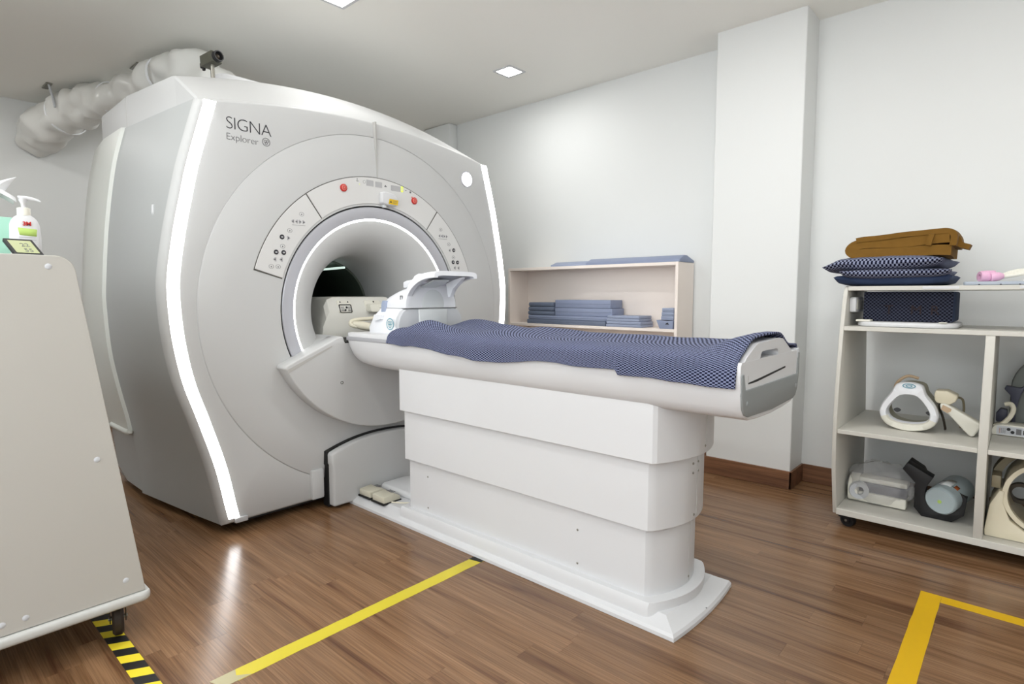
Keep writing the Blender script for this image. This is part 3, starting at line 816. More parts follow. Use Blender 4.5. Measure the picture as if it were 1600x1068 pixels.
# ================================================================== BLANKET ON THE TABLE
X0B, X1B = -2.262, -.612
def blanket_pt(u, v):
    X = X0B+(X1B-X0B)*u
    hem = .873 if X < -1.005 else .856+.016*max(0, (X+.80)/.2)
    hem += .010*math.sin(X*5.2+1)+.006*math.sin(X*13)
    if X < -2.15: hem += (-2.15-X)*.10
    # profile points (y, z) from near hem to far hem
    e = max(0.0, min(1.0, (X+.76)/.12)); e = e*e*(3-2*e)
    n = [(1.640,hem),(1.642,.905),(1.650,.934),(1.680,.951),(1.76,.957),(1.93,.952),(2.10,.957),(2.175,.951),(2.208,.936),(2.216,.90),(2.218,.865)]
    h = [(1.645,hem),(1.652,.908),(1.672,.938),(1.715,.962),(1.785,.993),(1.93,1.000),(2.03,.995),(2.11,.958),(2.18,.948),(2.216,.942),(2.224,.87)]
    t = v*10; i = min(int(t), 9); f = t-i
    def cr(P):
        a = P[max(i-1,0)]; b = P[i]; c = P[i+1]; d = P[min(i+2,10)]
        return [0.5*((2*b[k])+(c[k]-a[k])*f+(2*a[k]-5*b[k]+4*c[k]-d[k])*f*f+(3*b[k]-a[k]-3*c[k]+d[k])*f**3) for k in (0,1)]
    pn, ph = cr(n), cr(h)
    y = pn[0]*(1-e)+ph[0]*e; z = pn[1]*(1-e)+ph[1]*e
    w = math.sin(math.pi*min(1, max(0, (y-1.63)/.59)))
    # folds over the head half
    g = max(0, min(1, (-1.30-X)/.5))
    b = .030*g*math.exp(-((X+2.02)/.16)**2)*(.4+.6*w)
    b += .022*math.exp(-((X+1.62-.15*(y-1.93))/.10)**2)*w
    b += .030*math.exp(-((X+2.16)/.10)**2)*math.exp(-((y-2.12)/.10)**2)
    b += .034*math.exp(-((X+2.05)/.12)**2)*math.exp(-((y-1.70)/.06)**2)
    b += .010*noise.noise(Vector((X*3.1, y*4.0, 1.3)))*(.3+w)*(1-e)
    b += .005*noise.noise(Vector((X*9, y*11, 4.2)))*(1-.7*e)
    b = max(b, -.004)
    z += b
    if v < .32:  # side drape folds
        q = (0.32-v)/.32
        y += -.010*q*(1+math.sin(X*7+2*math.sin(X*3)))*.5-.004*q*noise.noise(Vector((X*12, 3, 0)))
        # big slanting fold on the drape
        y += -.012*q*math.exp(-((X+1.66+.25*(z-.9))/.05)**2)
    if u == 0: pass
    return (X, y, z+.004)
LB = .86
bl = MB(); bl.grid(blanket_pt, 150, 70, lambda u, v: (u*(X1B-X0B), v*LB))
bo = bl.build('checkered_blanket', W['checker'], None, angle=80, origin=(-1.45, YC, .9), fix=False)
sm = bo.modifiers.new('thick', 'SOLIDIFY'); sm.thickness = .006; sm.offset = 1
tag(bo, 'navy and white checkered blanket spread over the patient table', 'blanket')

# ================================================================== HEAD COIL
hc = thing('head_coil', (-2.42, 1.945, .936), 'white head coil with overhanging hood on the table beside the bore', 'head coil')
CY = 1.945
def coil_sec(X, hw, z0, zt, p=2.6, n=28):
    P = [(X, CY-hw, z0)]
    for k in range(n+1):
        a = math.pi*(1-k/n)
        c, s_ = math.cos(a), math.sin(a)
        P.append((X, CY+hw*math.copysign(abs(c)**(2/p), c), z0+(zt-z0)*abs(s_)**(2/p)))
    P.append((X, CY+hw, z0))
    return P
# lower shell
m = MB()
lo = [(-2.345,.196,1.0),(-2.335,.198,1.0),(-2.30,.200,1.0),(-2.285,.192,.98)]
def low_sec(X, hw, hwt, zb, zt):
    return [(X, CY-hw, zb),(X, CY-hw-.002, zb+.03),(X, CY-hwt, zt),(X, CY+hwt, zt),(X, CY+hw+.002, zb+.03),(X, CY+hw, zb)]
m.loft([low_sec(-2.578,.19,.17,.936,.985), low_sec(-2.565,.195,.17,.936,1.02), low_sec(-2.51,.20,.165,.936,1.062), low_sec(-2.40,.20,.165,.936,1.066), low_sec(-2.335,.196,.163,.936,1.066), low_sec(-2.318,.192,.160,.937,1.066)], True, True)
ls = m.build('lower_shell', W['coil'], hc, angle=28)
# front face of lower shell (grey) with head opening
fo = [(CY-.205,.938),(CY-.215,.98),(CY-.205,1.02),(CY-.185,1.05),(CY-.158,1.063),(CY+.158,1.063),(CY+.185,1.05),(CY+.205,1.02),(CY+.215,.98),(CY+.205,.938)]
hd = oval(CY+.005, 1.055, .098, .105, 40)
lowhd = [p for p in hd if p[1] <= 1.0645]
MB().prism(fo, FX, -2.33, -2.296, bev=.006).build('lower_face', W['coilgrey'], hc, angle=40)
# upper shell
m = MB()
m.loft([coil_sec(-2.535,.130,1.066,1.085), coil_sec(-2.515,.152,1.066,1.115), coil_sec(-2.48,.161,1.066,1.142), coil_sec(-2.43,.164,1.066,1.162), coil_sec(-2.36,.165,1.066,1.182), coil_sec(-2.30,.165,1.066,1.196)], True, True)
us = m.build('upper_shell', W['coil'], hc, angle=50)
# hood: arch swept forward and upward
def hood_ring(t):
    # t 0 at the shell, 1 at the visor edge
    X = -2.315+.205*t**1.9
    zt = 1.198+.049*math.sin(t*math.pi/2)
    zb = 1.066+.148*math.sin(t*math.pi/2)**.95
    hw = .160-.018*t
    return X, hw, zb, zt
nU = 14
outer = []
for k in range(nU+1):
    t = k/nU; X, hw, zb, zt = hood_ring(t)
    o_ = coil_sec(X, hw, zb, zt, 3.2+t*2.2)
    i_ = coil_sec(X, hw-.030+.008*t, zb, zt-.026+.004*t, 2.8+t*2.2)
    outer.append(o_+i_[::-1])
m = MB(); m.loft(outer, True, True)
hood = m.build('hood', W['coil'], hc, angle=45)
# inner liner of the hood (grey), head opening cup
m = MB()
inn = []
for k in range(nU+1):
    t = k/nU*.93; X, hw, zb, zt = hood_ring(t)
    inn.append(coil_sec(X, hw-.031+.008*t, zb+.002, zt-.027+.004*t, 2.8+t*2.2))
m.loft(inn, False, False); o = m.build('hood_liner', W['coilgrey'], hc, angle=50); o.modifiers.new('t','SOLIDIFY').thickness = .002
MB().prism(coil2 if False else [(p[1], p[2]) for p in coil_sec(0, .128, 1.067, 1.165, 2.6)], FX, -2.318, -2.308).build('cup_face', W['coilgrey'], hc)
m = MB(); m.revolve([(0,.006),(.06,.004),(.088,.0),(.095,-.004),(.095,-.02)], (-2.302, CY+.01, 1.085), AX, 40); m.build('head_cup', W['coilpale'], hc, angle=60)
m = MB(); m.prism([(CY-.085,.965),(CY-.092,1.06),(CY+.10,1.06),(CY+.094,.965),(CY+.06,.945),(CY-.05,.945)], FX, -2.31, -2.288, bev=.006); m.build('head_rest', W['coilpale'], hc, angle=40)
MB().box((-2.33, CY-.17, 1.0625), (-2.292, CY+.17, 1.066)).build('split_line', W['print2'], hc)
MB().box((-2.52, CY-.167, 1.0625), (-2.33, CY-.163, 1.0660)).build('split_line', W['printl'], hc)
# mirror bridge under the visor
m = MB(); m.prism([(-2.25,1.19),(-2.20,1.205),(-2.13,1.22),(-2.13,1.212),(-2.20,1.16),(-2.22,1.12),(-2.235,1.12)], FY, CY+.055, CY+.075); m.build('mirror_strut', W['coil'], hc)
m = MB(); m.prism([(-2.30,1.176),(-2.20,1.206),(-2.20,1.200),(-2.30,1.168)], FY, CY-.07, CY+.03); m.build('mirror', W['coilpale'], hc)
for y in (CY+.03, CY+.085): MB().revolve([(0,.001),(.006,.001),(.006,0)], (-2.135, y, 1.2135), (0,0,-1), 12).build('visor_bolt', W['print2'], hc)
# fittings
MB().prism([(-2.500,1.030),(-2.497,1.085),(-2.487,1.102),(-2.462,1.100),(-2.462,1.03)], FY, CY-.1725, CY-.145, bev=.002).build('latch', W['latch'], hc)
MB().prism([(-2.528,1.00),(-2.515,1.03),(-2.46,1.03),(-2.462,1.008),(-2.50,1.0)], FY, CY-.205, CY-.165).build('latch_base', W['coil'], hc)
m = MB(); m.prism([(-2.375,1.165),(-2.375,1.196),(-2.355,1.202),(-2.30,1.208),(-2.285,1.226),(-2.25,1.238),(-2.25,1.19)], FY, CY-.125, CY+.125, bev=.006); m.build('top_block', W['coil'], hc, angle=40)
fr = lambda u, v, d: (u, d, v)
monogram(-2.385, .985, .030, CY-.2015, ls, W['logo'], fr)
MB().prism(oval(-2.385,.985,.030,.030,28), fr, CY-.2012, CY-.200).build('logo_disc', W['coilpale'], ls)
MB().prism(rrect(-2.355,1.105,-2.335,1.128,.002), FY, CY-.1605, CY-.158, holes=[rrect(-2.351,1.109,-2.339,1.124,.002)]).build('symbol', W['print2'], us)

# connector block in the bore mouth --------------------------------------------------
cb = thing('coil_connector_block', (-3.02, 1.94, .888), 'cream connector block with sockets at the bore mouth behind the head coil', 'connector block')
def cb_sec(X, w, zt, zb=.890):
    return [(X, 1.94-w, zb),(X, 1.94-w+.008, zb+.06),(X, 1.94-w+.03, zt-.05),(X, 1.94-w+.05, zt-.015),(X, 1.94-w+.085, zt),(X, 1.94+w-.085, zt),(X, 1.94+w-.05, zt-.015),(X, 1.94+w-.03, zt-.05),(X, 1.94+w-.008, zb+.06),(X, 1.94+w, zb)]
m = MB(); m.loft([cb_sec(-2.90,.275,1.00), cb_sec(-2.905,.275,1.05), cb_sec(-2.945,.268,1.118), cb_sec(-2.97,.262,1.122), cb_sec(-3.25,.25,1.118)], True, True)
cbo = m.build('block_body', W['blockwhite'], cb, angle=32)
def tilt(yv, v, d):   # panel frame on the sloping face
    return (-2.9045-.041*(v-1.05)/.068+d if v > 1.05 else -2.9045+d, yv, v)
sock = MB().prism(rrect(1.775,1.028,1.865,1.100,.010), tilt, -.004, .004, bev=.002).build('socket', W['offwhite'], cbo)
MB().prism(rrect(1.780,1.030,1.860,1.078,.008), tilt, .002, .0055, holes=[rrect(1.784,1.034,1.856,1.074,.006)]).build('socket_frame', W['blackp'], sock)
for i in range(3):
    for j in range(3):
        MB().box(tilt(1.790+.007*i,1.040+.009*j,.003), tilt(1.794+.007*i,1.045+.009*j,.0055)).build('pin', W['print2'], sock)
        MB().box(tilt(1.834+.007*i,1.040+.009*j,.003), tilt(1.838+.007*i,1.045+.009*j,.0055)).build('pin', W['print2'], sock)
for (y, z) in ((1.815,1.045),(1.826,1.060)): MB().prism(oval(y,z,.005,.006,10), tilt, .003, .0065).build('key_pin', W['blackp'], sock)
for y in (1.795, 1.845): MB().prism(oval(y,1.091,.004,.004,10), tilt, .003, .0055).build('indicator', W['blackp'], sock)
s2 = MB().prism(rrect(1.955,1.035,2.065,1.100,.010), tilt, -.004, .004, bev=.002).build('socket', W['offwhite'], cbo)
MB().prism(rrect(1.960,1.030,2.08,1.080,.012), tilt, .002, .045, bev=.006).build('plug', W['offwhite'], s2)
MB().prism(oval(2.02,1.091,.004,.005,10), tilt, .003, .0055).build('indicator', W['blackp'], s2)
m = MB(); m.tube([(-2.86,2.06,1.055),(-2.80,2.02,1.03),(-2.79,1.93,1.0),(-2.80,1.84,.995),(-2.81,1.795,.985),(-2.80,1.785,.965),(-2.78,1.81,.955)], .011, seg=10); m.build('cable', W['cable'], cb)
m = MB(); m.tube([(-2.80,1.795,.972),(-2.77,1.83,.962),(-2.73,1.87,.952),(-2.69,1.90,.948)], .02, rad=[.014,.024,.022,.012], seg=12); m.build('cable_plug', W['cable'], cb)
m = MB(); m.tube([(-2.70,1.895,.95),(-2.66,1.92,.944),(-2.60,1.95,.946),(-2.57,1.97,.955)], .009, seg=8); m.build('cable', W['cable'], cb)

# ================================================================== BACK SHELF WITH PADS
SX0, SX1, SY0, SY1, SZ = -3.185, -1.70, 3.51, 3.745, 1.347
sh = thing('shelf_unit', ((SX0+SX1)/2, (SY0+SY1)/2, 0), 'low cream open shelf unit against the right wall behind the table', 'shelf')
MB().box((SX0, SY0, SZ-.022), (SX1-.021, SY1, SZ), .0015, 1).build('top_board', W['shelfwood'], sh)
for x in (SX0, SX1-.02):
    MB().box((x, SY0, 0.0), (x+.02, SY1, SZ-.0225 if x < -2 else SZ), .0015, 1).build('side_board', W['shelfwood'], sh)
for z in (.886, .45, .05):
    MB().box((SX0+.0205, SY0+.002, z), (SX1-.0205, SY1-.012, z+.02), .0015, 1).build('shelf_board', W['shelfwood'], sh)
MB().box((SX0+.0205, SY1-.011, .0), (SX1-.0205, SY1-.001, SZ-.0225)).build('back_board', W['shelfwood'], sh)
MB().box((SX0+.0205, SY0+.02, 0.0), (SX1-.0205, SY0+.035, .05)).build('plinth', W['shelfwood'], sh)
def pad(x0, x1, y0, y1, z0, z1, m_, label, name='foam_pad', bev=.005, rz=0.0, group='foam pads on the back shelf', seam=True):
    c = Vector(((x0+x1)/2, (y0+y1)/2, z0))
    t = thing(name, c, label, 'pad', group)
    MB().box((x0,y0,z0),(x1,y1,z1), min(bev, (z1-z0)*.3), 2).build('cushion', m_, t)
    if seam:
        zc = (z0+z1)/2
        MB().box((x0+.002,y0-.0006,zc-.0012),(x1-.002,y0+.001,zc+.0012)).build('seam', W['pad2'], t)
    t.rotation_euler.z = rz
    return t
Z0 = .9065
pad(-3.0,-2.26,3.53,3.72,Z0,Z0+.034,W['pad2'],'long flat blue-grey pad lying lowest at the left of the shelf')
pad(-2.99,-2.20,3.535,3.72,Z0+.035,Z0+.066,W['pad'],'long flat pad second from the shelf, under the two bricks')
zz = Z0+.067
for k, l in enumerate(('dark pad lowest of the three in the left stack', 'dark crumpled pad in the middle of the left stack', 'dark pad on top of the left stack')):
    pad(-3.0+.004*k,-2.735-.003*k,3.54,3.70,zz,zz+.033,W['pad2'],l,bev=.009); zz += .0335
pad(-2.728,-2.215,3.545,3.71,Z0+.067,Z0+.126,W['pad'],'thick blue-grey foam brick, lower of the two', 'foam_brick', .004)
pad(-2.728,-2.23,3.545,3.71,Z0+.127,Z0+.188,W['pad'],'thick blue-grey foam brick, upper of the two', 'foam_brick', .004)
zz = Z0
for k, l in enumerate(('thin pad lowest of the four in the middle stack', 'thin pad second from bottom in the middle stack', 'thin pad third from bottom in the middle stack', 'thin pad on top of the middle stack')):
    pad(-2.245+.004*k,-1.965-.006*k+(.004 if k % 2 else 0),3.512,3.69,zz,zz+.0195,W['pad3'],l,bev=.004,seam=False); zz += .020
def wedge(poly, y0, y1, m_, label, fr=FY, name='foam_wedge', bev=.003):
    c = (sum(p[0] for p in poly)/len(poly), (y0+y1)/2, min(p[1] for p in poly)) if fr is FY else ((y0+y1)/2, sum(p[0] for p in poly)/len(poly), min(p[1] for p in poly))
    t = thing(name, c, label, 'pad', 'foam pads on the back shelf')
    MB().prism(poly, fr, y0, y1, bev=bev).build('cushion', m_, t)
    return t
w = wedge([(-1.83,Z0),(-1.855,Z0+.058),(-1.79,Z0+.052),(-1.735,Z0+.058),(-1.735,Z0)], 3.52, 3.66, W['pad'], 'small folded wedge lowest in the right corner stack')
MB().prism([(-1.79,Z0+.03),(-1.772,Z0+.044),(-1.76,Z0+.03)], FY, 3.5185, 3.53).build('slit', W['print'], w)
zz = Z0+.059
for k, l in enumerate(('small pale pad second from bottom in the right corner stack', 'small pale pad third from bottom in the right corner stack', 'small pale pad on top of the right corner stack')):
    pad(-1.825+.003*k,-1.735,3.53,3.67,zz,zz+.026,W['pad3'],l,bev=.004); zz += .0265
wedge([(3.525,SZ+.0005),(3.528,SZ+.012),(3.60,SZ+.036),(3.66,SZ+.026),(3.735,SZ+.0005)], -2.76, -2.435, W['pad3'], 'short low wedge pad on top of the shelf, nearer the scanner', FX)
wedge([(3.52,SZ+.0005),(3.522,SZ+.018),(3.585,SZ+.046),(3.625,SZ+.046),(3.735,SZ+.014),(3.735,SZ+.0005)], -2.43, -1.695, W['pad'], 'long wedge pad on top of the shelf, ending at its right edge', FX)

# ================================================================== RIGHT STORAGE CART
CX0, CX1 = -.655, .44
cart = thing('storage_cart', ((CX0+CX1)/2, 3.4, 0), 'white open storage cart on black casters at the right', 'cart')
prof = [(3.115,.062),(3.05,.30),(3.036,.45),(3.036,.56),(3.052,.75),(3.085,.97),(3.122,1.12),(3.132,1.150),(3.15,1.168),(3.18,1.176),(3.55,1.176),(3.565,1.168),(3.575,1.15),(3.70,.45),(3.73,.062)]
for x in (CX0-.010, CX1-.010):
    MB().prism(prof, FX, x, x+.018, bev=.003).build('side_board', W['cart'], cart, angle=25)
def board(z, yf, yb, x0=CX0+.0085, x1=CX1-.0105, th=.020):
    return MB().box((x0, yf, z-th), (x1, yb, z), .0015, 1).build('shelf_board', W['cart'], cart)
board(1.172,3.135,3.565); board(.983,3.085,3.60); b3 = board(.494,3.045,3.68,CX0+.0085,-.125); board(.494,3.045,3.68,-.0925,CX1-.0105); board(.094,3.095,3.715,CX0+.0085,CX1-.0105,.030)
MB().prism([(3.100,.0945),(3.045,.35),(3.04,.56),(3.06,.80),(3.085,.9625),(3.60,.9625),(3.66,.65),(3.70,.0945)], FX, -.1245, -.0930, bev=.002).build('divider', W['cart'], cart, angle=25)
MB().prism(rrect(-.355,1.158,-.225,1.169,.004), FY, 3.1335, 3.136).build('edge_label', W['white'], cart)
MB().prism(rrect(-.03,1.158,.08,1.169,.004), FY, 3.1335, 3.136).build('edge_label', W['white'], cart)
MB().box((-.1305,3.130,1.168-.19),(-.085,3.136,1.150-.19)) 
MB().cyl((CX0-.016,3.155,1.125),(CX0-.009,3.155,1.125),.010,seg=14).build('screw_cap', W['white'], cart)
MB().cyl((CX0-.016,3.12,.93),(CX0-.009,3.12,.93),.010,seg=14).build('screw_cap', W['white'], cart)
def caster(par, x, y, r, ztop, wm, sm_, ax=(0,1,0), w=.022, name='caster'):
    c = MB().box((x-.022,y-.022,ztop-.005),(x+.022,y+.022,ztop),.002,1).build(name, sm_, par)
    axv = Vector(ax).normalized(); p = Vector((x,y,r))
    MB().revolve([(0,-w*.5),(r*.45,-w*.5),(r*.5,-w*.42),(r*.86,-w*.5),(r,-w*.28),(r,w*.28),(r*.86,w*.5),(r*.5,w*.42),(r*.45,w*.5),(0,w*.5)], p, axv, 28).build('wheel', wm, c)
    sd = Vector((0,0,1)).cross(axv)
    for s in (-1, 1):
        q = p+axv*(s*w*.68)
        m = MB(); m.loft([[q+sd*a+Vector((0,0,b))+axv*t_ for a, b in ((-.012,-.012),(.012,-.012),(.02,ztop-r),(-.02,ztop-r))] for t_ in (-.0015,.0015)], True, True); m.build('fork', sm_, c)
    MB().cyl(p-axv*w*.85, p+axv*w*.85, .006, seg=10).build('axle', W['steel'], c)
    return c
for (x, y) in ((-.60,3.155),(-.60,3.66),(.38,3.155),(.38,3.66)):
    c = caster(cart, x, y, .031, .064, W['blackp'], W['blackp'], ax=(.45,1,0), w=.03)
    MB().box((x-.045,y-.016,.040),(x-.024,y+.0,.046),.002,1).build('brake_lever', W['blackp'], c)
    MB().revolve([(.024,-.018),(.034,-.018),(.034,-.012),(.024,-.012)], (x,y,.033), Vector((.45,1,0)), 24, True).build('wheel_guard', W['blackp'], c)
sw = thing('socket_box', (-.64,3.25,1.05), 'small white plastic box fixed inside the cart below its top', 'box')
MB().prism(rrect(3.175,1.048,3.345,1.120,.012), FX, -.6465, -.618, bev=.005).build('box_body', W['white'], sw)
MB().prism(rrect(3.19,1.060,3.33,1.108,.008), FX, -.6185, -.6165).build('box_cover', W['offwhite'], sw)

# pillows, blankets ---------------------------------------------------------------
def cushion(name, cx, cy, z0, lx, ly, h, m_, label, cat, rz=0, seed=0, flat=.5, sag=0.0, group=None, corner=.012):
    c = Vector((cx, cy, z0)); t = bpy.data.objects.new('x', None)
    nu, nv = 44, 30
    V = []; U = []; F = []
    m = MB()
    cr, sr = math.cos(rz), math.sin(rz)
    for side in (1, -1):
        def fn(u, v, side=side):
            a = 2*u-1; b = 2*v-1
            e = (max(0, 1-abs(a)**3.2)*max(0, 1-abs(b)**3.2))**flat
            x = a*lx/2*(1-.05*(1-abs(a))*0+.03*abs(b)**4); y = b*ly/2*(1+.03*abs(a)**4)
            nz = noise.noise(Vector((x*7+seed, y*7, seed)))*.10+noise.noise(Vector((x*18+seed, y*18, seed)))*.05
            mid = h*.5+corner*(abs(a)**6)*(abs(b)**6)
            z = mid+side*(h*.5)*e*(1+nz)
            if side < 0: z = max(z, 0.0)
            z -= sag*max(0, -a-.75)
            return (cx+x*cr-y*sr, cy+x*sr+y*cr, z0+max(z, -.05 if a < -.75 and sag else 0))
        m.grid(fn, nu, nv, lambda u, v: (u*lx, v*ly+(0 if side > 0 else .5)))
    o = m.build(name, m_, None, angle=70, origin=c)
    tag(o, label, cat, group)
    return o
cushion('checkered_pillow', -.485, 3.36, 1.1725, .45, .40, .062, W['navy'], 'navy folded cloth at the bottom of the pile on the cart', 'cloth', seed=3, flat=.24)
cushion('checkered_pillow', -.475, 3.33, 1.205, .42, .42, .050, W['checker2'], 'checkered folded cloth in the middle of the pile on the cart', 'cloth', rz=.03, seed=9, flat=.28)
cushion('checkered_pillow', -.510, 3.335, 1.238, .47, .43, .080, W['checker2'], 'plump checkered pillow under the mustard blanket on the cart', 'pillow', rz=-.05, seed=5, flat=.42, sag=.10)
# mustard blanket: ribbon folded over, swept in Y
mb = thing('mustard_blanket', (-.465, 3.33, 1.30), 'folded mustard brown blanket on top of the pile on the cart', 'blanket')
def ribbon(path, th, y0, y1, seed, ny=10, sub=5):
    P = [Vector((p[0], 0, p[1])) for p in path]; Q = []
    n = len(P)
    for i in range(n-1):
        a, b, c, d = P[max(i-1,0)], P[i], P[i+1], P[min(i+2,n-1)]
        for s in range(sub):
            t = s/sub; Q.append(0.5*((2*b)+(c-a)*t+(2*a-5*b+4*c-d)*t*t+(3*b-a-3*c+d)*t**3))
    Q.append(P[-1])
    L = []; R = []
    for i, q in enumerate(Q):
        d = (Q[min(i+1,len(Q)-1)]-Q[max(i-1,0)]).normalized(); nrm = Vector((-d.z,0,d.x))
        L.append(q+nrm*th/2); R.append(q-nrm*th/2)
    loop = L+R[::-1]
    secs = []
    for j in range(ny+1):
        t = j/ny; y = y0+(y1-y0)*t
        sc = 1-.06*abs(2*t-1)**4
        secs.append([Vector((p.x+.008*noise.noise(Vector((p.x*6,y*6,seed))), y+.006*noise.noise(Vector((p.x*9,p.z*20,seed+2))), 1.36+(p.z-1.36)*sc+.006*noise.noise(Vector((p.x*8,y*5,seed+5))))) for p in loop])
    return MB().loft(secs, True, True)
ribbon([(-.268,1.324),(-.40,1.328),(-.56,1.322),(-.628,1.325),(-.652,1.346),(-.628,1.368),(-.56,1.371),(-.45,1.374),(-.275,1.382)], .047, 3.17, 3.50, 1).build('lower_fold', W['mustard'], mb, angle=60)
ribbon([(-.630,1.392),(-.58,1.399),(-.45,1.406),(-.32,1.416),(-.275,1.414),(-.256,1.398),(-.254,1.372),(-.257,1.345)], .024, 3.165, 3.49, 4).build('upper_fold', W['mustard'], mb, angle=60)
ribbon([(-.345,1.352),(-.342,1.37),(-.338,1.39),(-.335,1.404)], .020, 3.158, 3.18, 7, 4).build('hem', W['mustard'], mb, angle=60)
ribbon([(-.272,1.400),(-.25,1.380),(-.238,1.352),(-.205,1.338)], .024, 3.22, 3.32, 8, 5).build('loose_corner', W['mustard'], mb, angle=60)
# dark bundle and disc tray in the top cubby
tr = MB(); tr.prism([(p[0], p[1]) for p in rrect(-.612,3.11,-.222,3.47,.10,8)], FZ, .9835, 1.006, bev=.008)
tro = thing('round_tray', (-.42,3.29,.983), 'flat white rounded tray under the dark bundle in the cart', 'tray')
tr.build('tray_body', W['white'], tro)
MB().box((-.61,3.14,1.0065),(-.55,3.2,1.015),.002,1).build('tray_clip', W['offwhite'], tro)
MB().box((-.29,3.12,1.0065),(-.26,3.16,1.011),.002,1).build('tray_clip', W['offwhite'], tro)
bd = thing('folded_bundle', (-.42,3.35,1.0065), 'dark checkered folded bundle inside the top of the cart', 'cloth')
m = MB()
def bfn(u, v):
    return (-.592+.345*u, 3.205+.004*noise.noise(Vector((u*6,v*3,1))), 1.008+.136*v)
m.grid(bfn, 24, 12, lambda u, v: (u*.345, v*.14))
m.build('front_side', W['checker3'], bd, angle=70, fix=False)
MB().box((-.594,3.208,1.0075),(-.246,3.50,1.146),.008).build('stuffing', W['navy'], bd)
mm_ = mat('print_maroon', srgb(40,28,30), .8, var=0)
for ch, xo in (('T',-.505),('M',-.405),('R',-.33)):
    text_mesh(ch, .060, mm_, 'stencil_letter', (xo,3.1995,1.042), (1,0,0), (0,0,1), bd)
# top right: tray, clip, cables, paper
ty = thing('grey_tray', (.02,3.3,1.1725), 'flat grey tray on the right of the cart top', 'tray')
MB().prism(rrect(-.215,3.15,.36,3.47,.02), FZ, 1.1725, 1.188, bev=.004).build('tray_body', W['tray'], ty)
for x in (-.16,-.09,-.03,.05): MB().box((x-.003,3.149,1.1735),(x+.003,3.152,1.177)).build('rivet', W['print'], ty)
pk = thing('pink_clip', (-.13,3.25,1.1885), 'small pink plastic clip lying on the grey tray', 'clip')
m = MB(); m.revolve([(.010,0),(.021,0),(.024,.006),(.024,.032),(.019,.038),(.010,.038)], (-.165,3.225,1.2105), (.85,.5,0), 20, True); m.build('clip_ring', W['pink'], pk)
m = MB(); m.revolve([(0,0),(.018,0),(.020,.005),(.018,.03),(.010,.045),(0,.045)], (-.128,3.225,1.2065), (.9,.3,.12), 18); m.build('clip_body', W['pink'], pk)
m = MB(); m.prism(rrect(-.155,1.19,-.11,1.236,.010), FY, 3.235, 3.25, bev=.004); m.build('clip_jaw', W['pink'], pk)
cl = thing('white_cables', (0,3.26,1.1885), 'bundle of white braided leads running right from the pink clip', 'cable')
for k in range(4):
    m = MB(); m.tube([(-.10,3.245+.006*k,1.206+.006*(k%2)),(-.04,3.25+.008*k,1.216+.006*k),(.03,3.25+.012*k,1.226+.008*((k+1)%3)),(.10,3.26,1.240+.004*k),(.22,3.27,1.215)], .0075, seg=8); m.build('lead', W['offwhite'], cl)
pp = MB(); pp.grid(lambda u, v: (-.02+.22*u, 3.17+.16*v, 1.1895+.016*u*(1-u)*2+.008*math.sin(v*3)), 8, 6)
po = pp.build('paper_sheet', W['tissue'], None, origin=(.05,3.25,1.189)); po.modifiers.new('t','SOLIDIFY').thickness = .0012
tag(po, 'white paper sheet lying on the grey tray under the leads', 'paper')

# knee coil ---------------------------------------------------------------------
def smooth_loop(P, n=6):
    out = []
    N = len(P)
    for i in range(N):
        a, b, c, d = [Vector((*P[(i+k) % N], 0)) for k in (-1,0,1,2)]
        for s in range(n):
            t = s/n; q = 0.5*((2*b)+(c-a)*t+(2*a-5*b+4*c-d)*t*t+(3*b-a-3*c+d)*t**3); out.append((q.x, q.y))
    return out
kc = thing('knee_coil', (-.394,3.30,.4945), 'white rounded ring-shaped coil on the middle shelf of the cart', 'coil')
KO = [(-.03,.001),(-.085,.022),(-.114,.068),(-.106,.118),(-.072,.175),(-.050,.218),(0,.229),(.050,.218),(.066,.178),(.104,.125),(.116,.070),(.090,.024),(.03,.001)]
KI = [(-.03,.036),(-.068,.050),(-.083,.080),(-.074,.110),(-.045,.152),(-.02,.168),(.02,.168),(.045,.152),(.074,.110),(.083,.080),(.070,.050),(.03,.036)]
ko = [(x-.394, z+.4945) for x, z in smooth_loop(KO)]; ki = [(x-.394, z+.4945) for x, z in smooth_loop(KI)]
m = MB()
def kring(sc, y, P, cx=-.394, cz=.595): return [(cx+(x-cx)*sc, y, cz+(z-cz)*sc) for x, z in P]
m = MB()
kc_r = [kring(.97,3.262,ko), kring(1.0,3.245,ko), kring(.985,3.226,ko), kring(.94,3.217,ko)]
m.loft(kc_r, True, False)
# front annulus between outer and inner
no = len(ko); ni = len(ki)
fr1 = kring(.94,3.217,ko); fr2 = kring(1.05,3.218,ki); fr3 = kring(1.0,3.232,ki); fr4 = kring(1.0,3.27,ki)
def resample(L, n):
    pts = [Vector(p) for p in L]; c = Vector((-.394, pts[0].y, .595))
    out = []
    angs = [(math.atan2(p.z-c.z, p.x-c.x), (p-c).length, p.y) for p in pts]
    angs.sort()
    for k in range(n):
        a = -math.pi+2*math.pi*k/n
        prev = max([q for q in angs if q[0] <= a], default=(angs[-1][0]-2*math.pi, angs[-1][1], angs[-1][2]), key=lambda q: q[0])
        nxt = min([q for q in angs if q[0] > a], default=(angs[0][0]+2*math.pi, angs[0][1], angs[0][2]), key=lambda q: q[0])
        t = (a-prev[0])/(nxt[0]-prev[0]+1e-9); r = prev[1]+(nxt[1]-prev[1])*t
        out.append((c.x+r*math.cos(a), pts[0].y, c.z+r*math.sin(a)))
    return out
R_ = [resample(l, 80) for l in (kring(.93,3.285,ko), kring(.99,3.262,ko), kring(1.0,3.245,ko), kring(.985,3.226,ko), kring(.94,3.217,ko), kring(1.06,3.217,ki), kring(1.0,3.232,ki), kring(1.0,3.285,ki))]
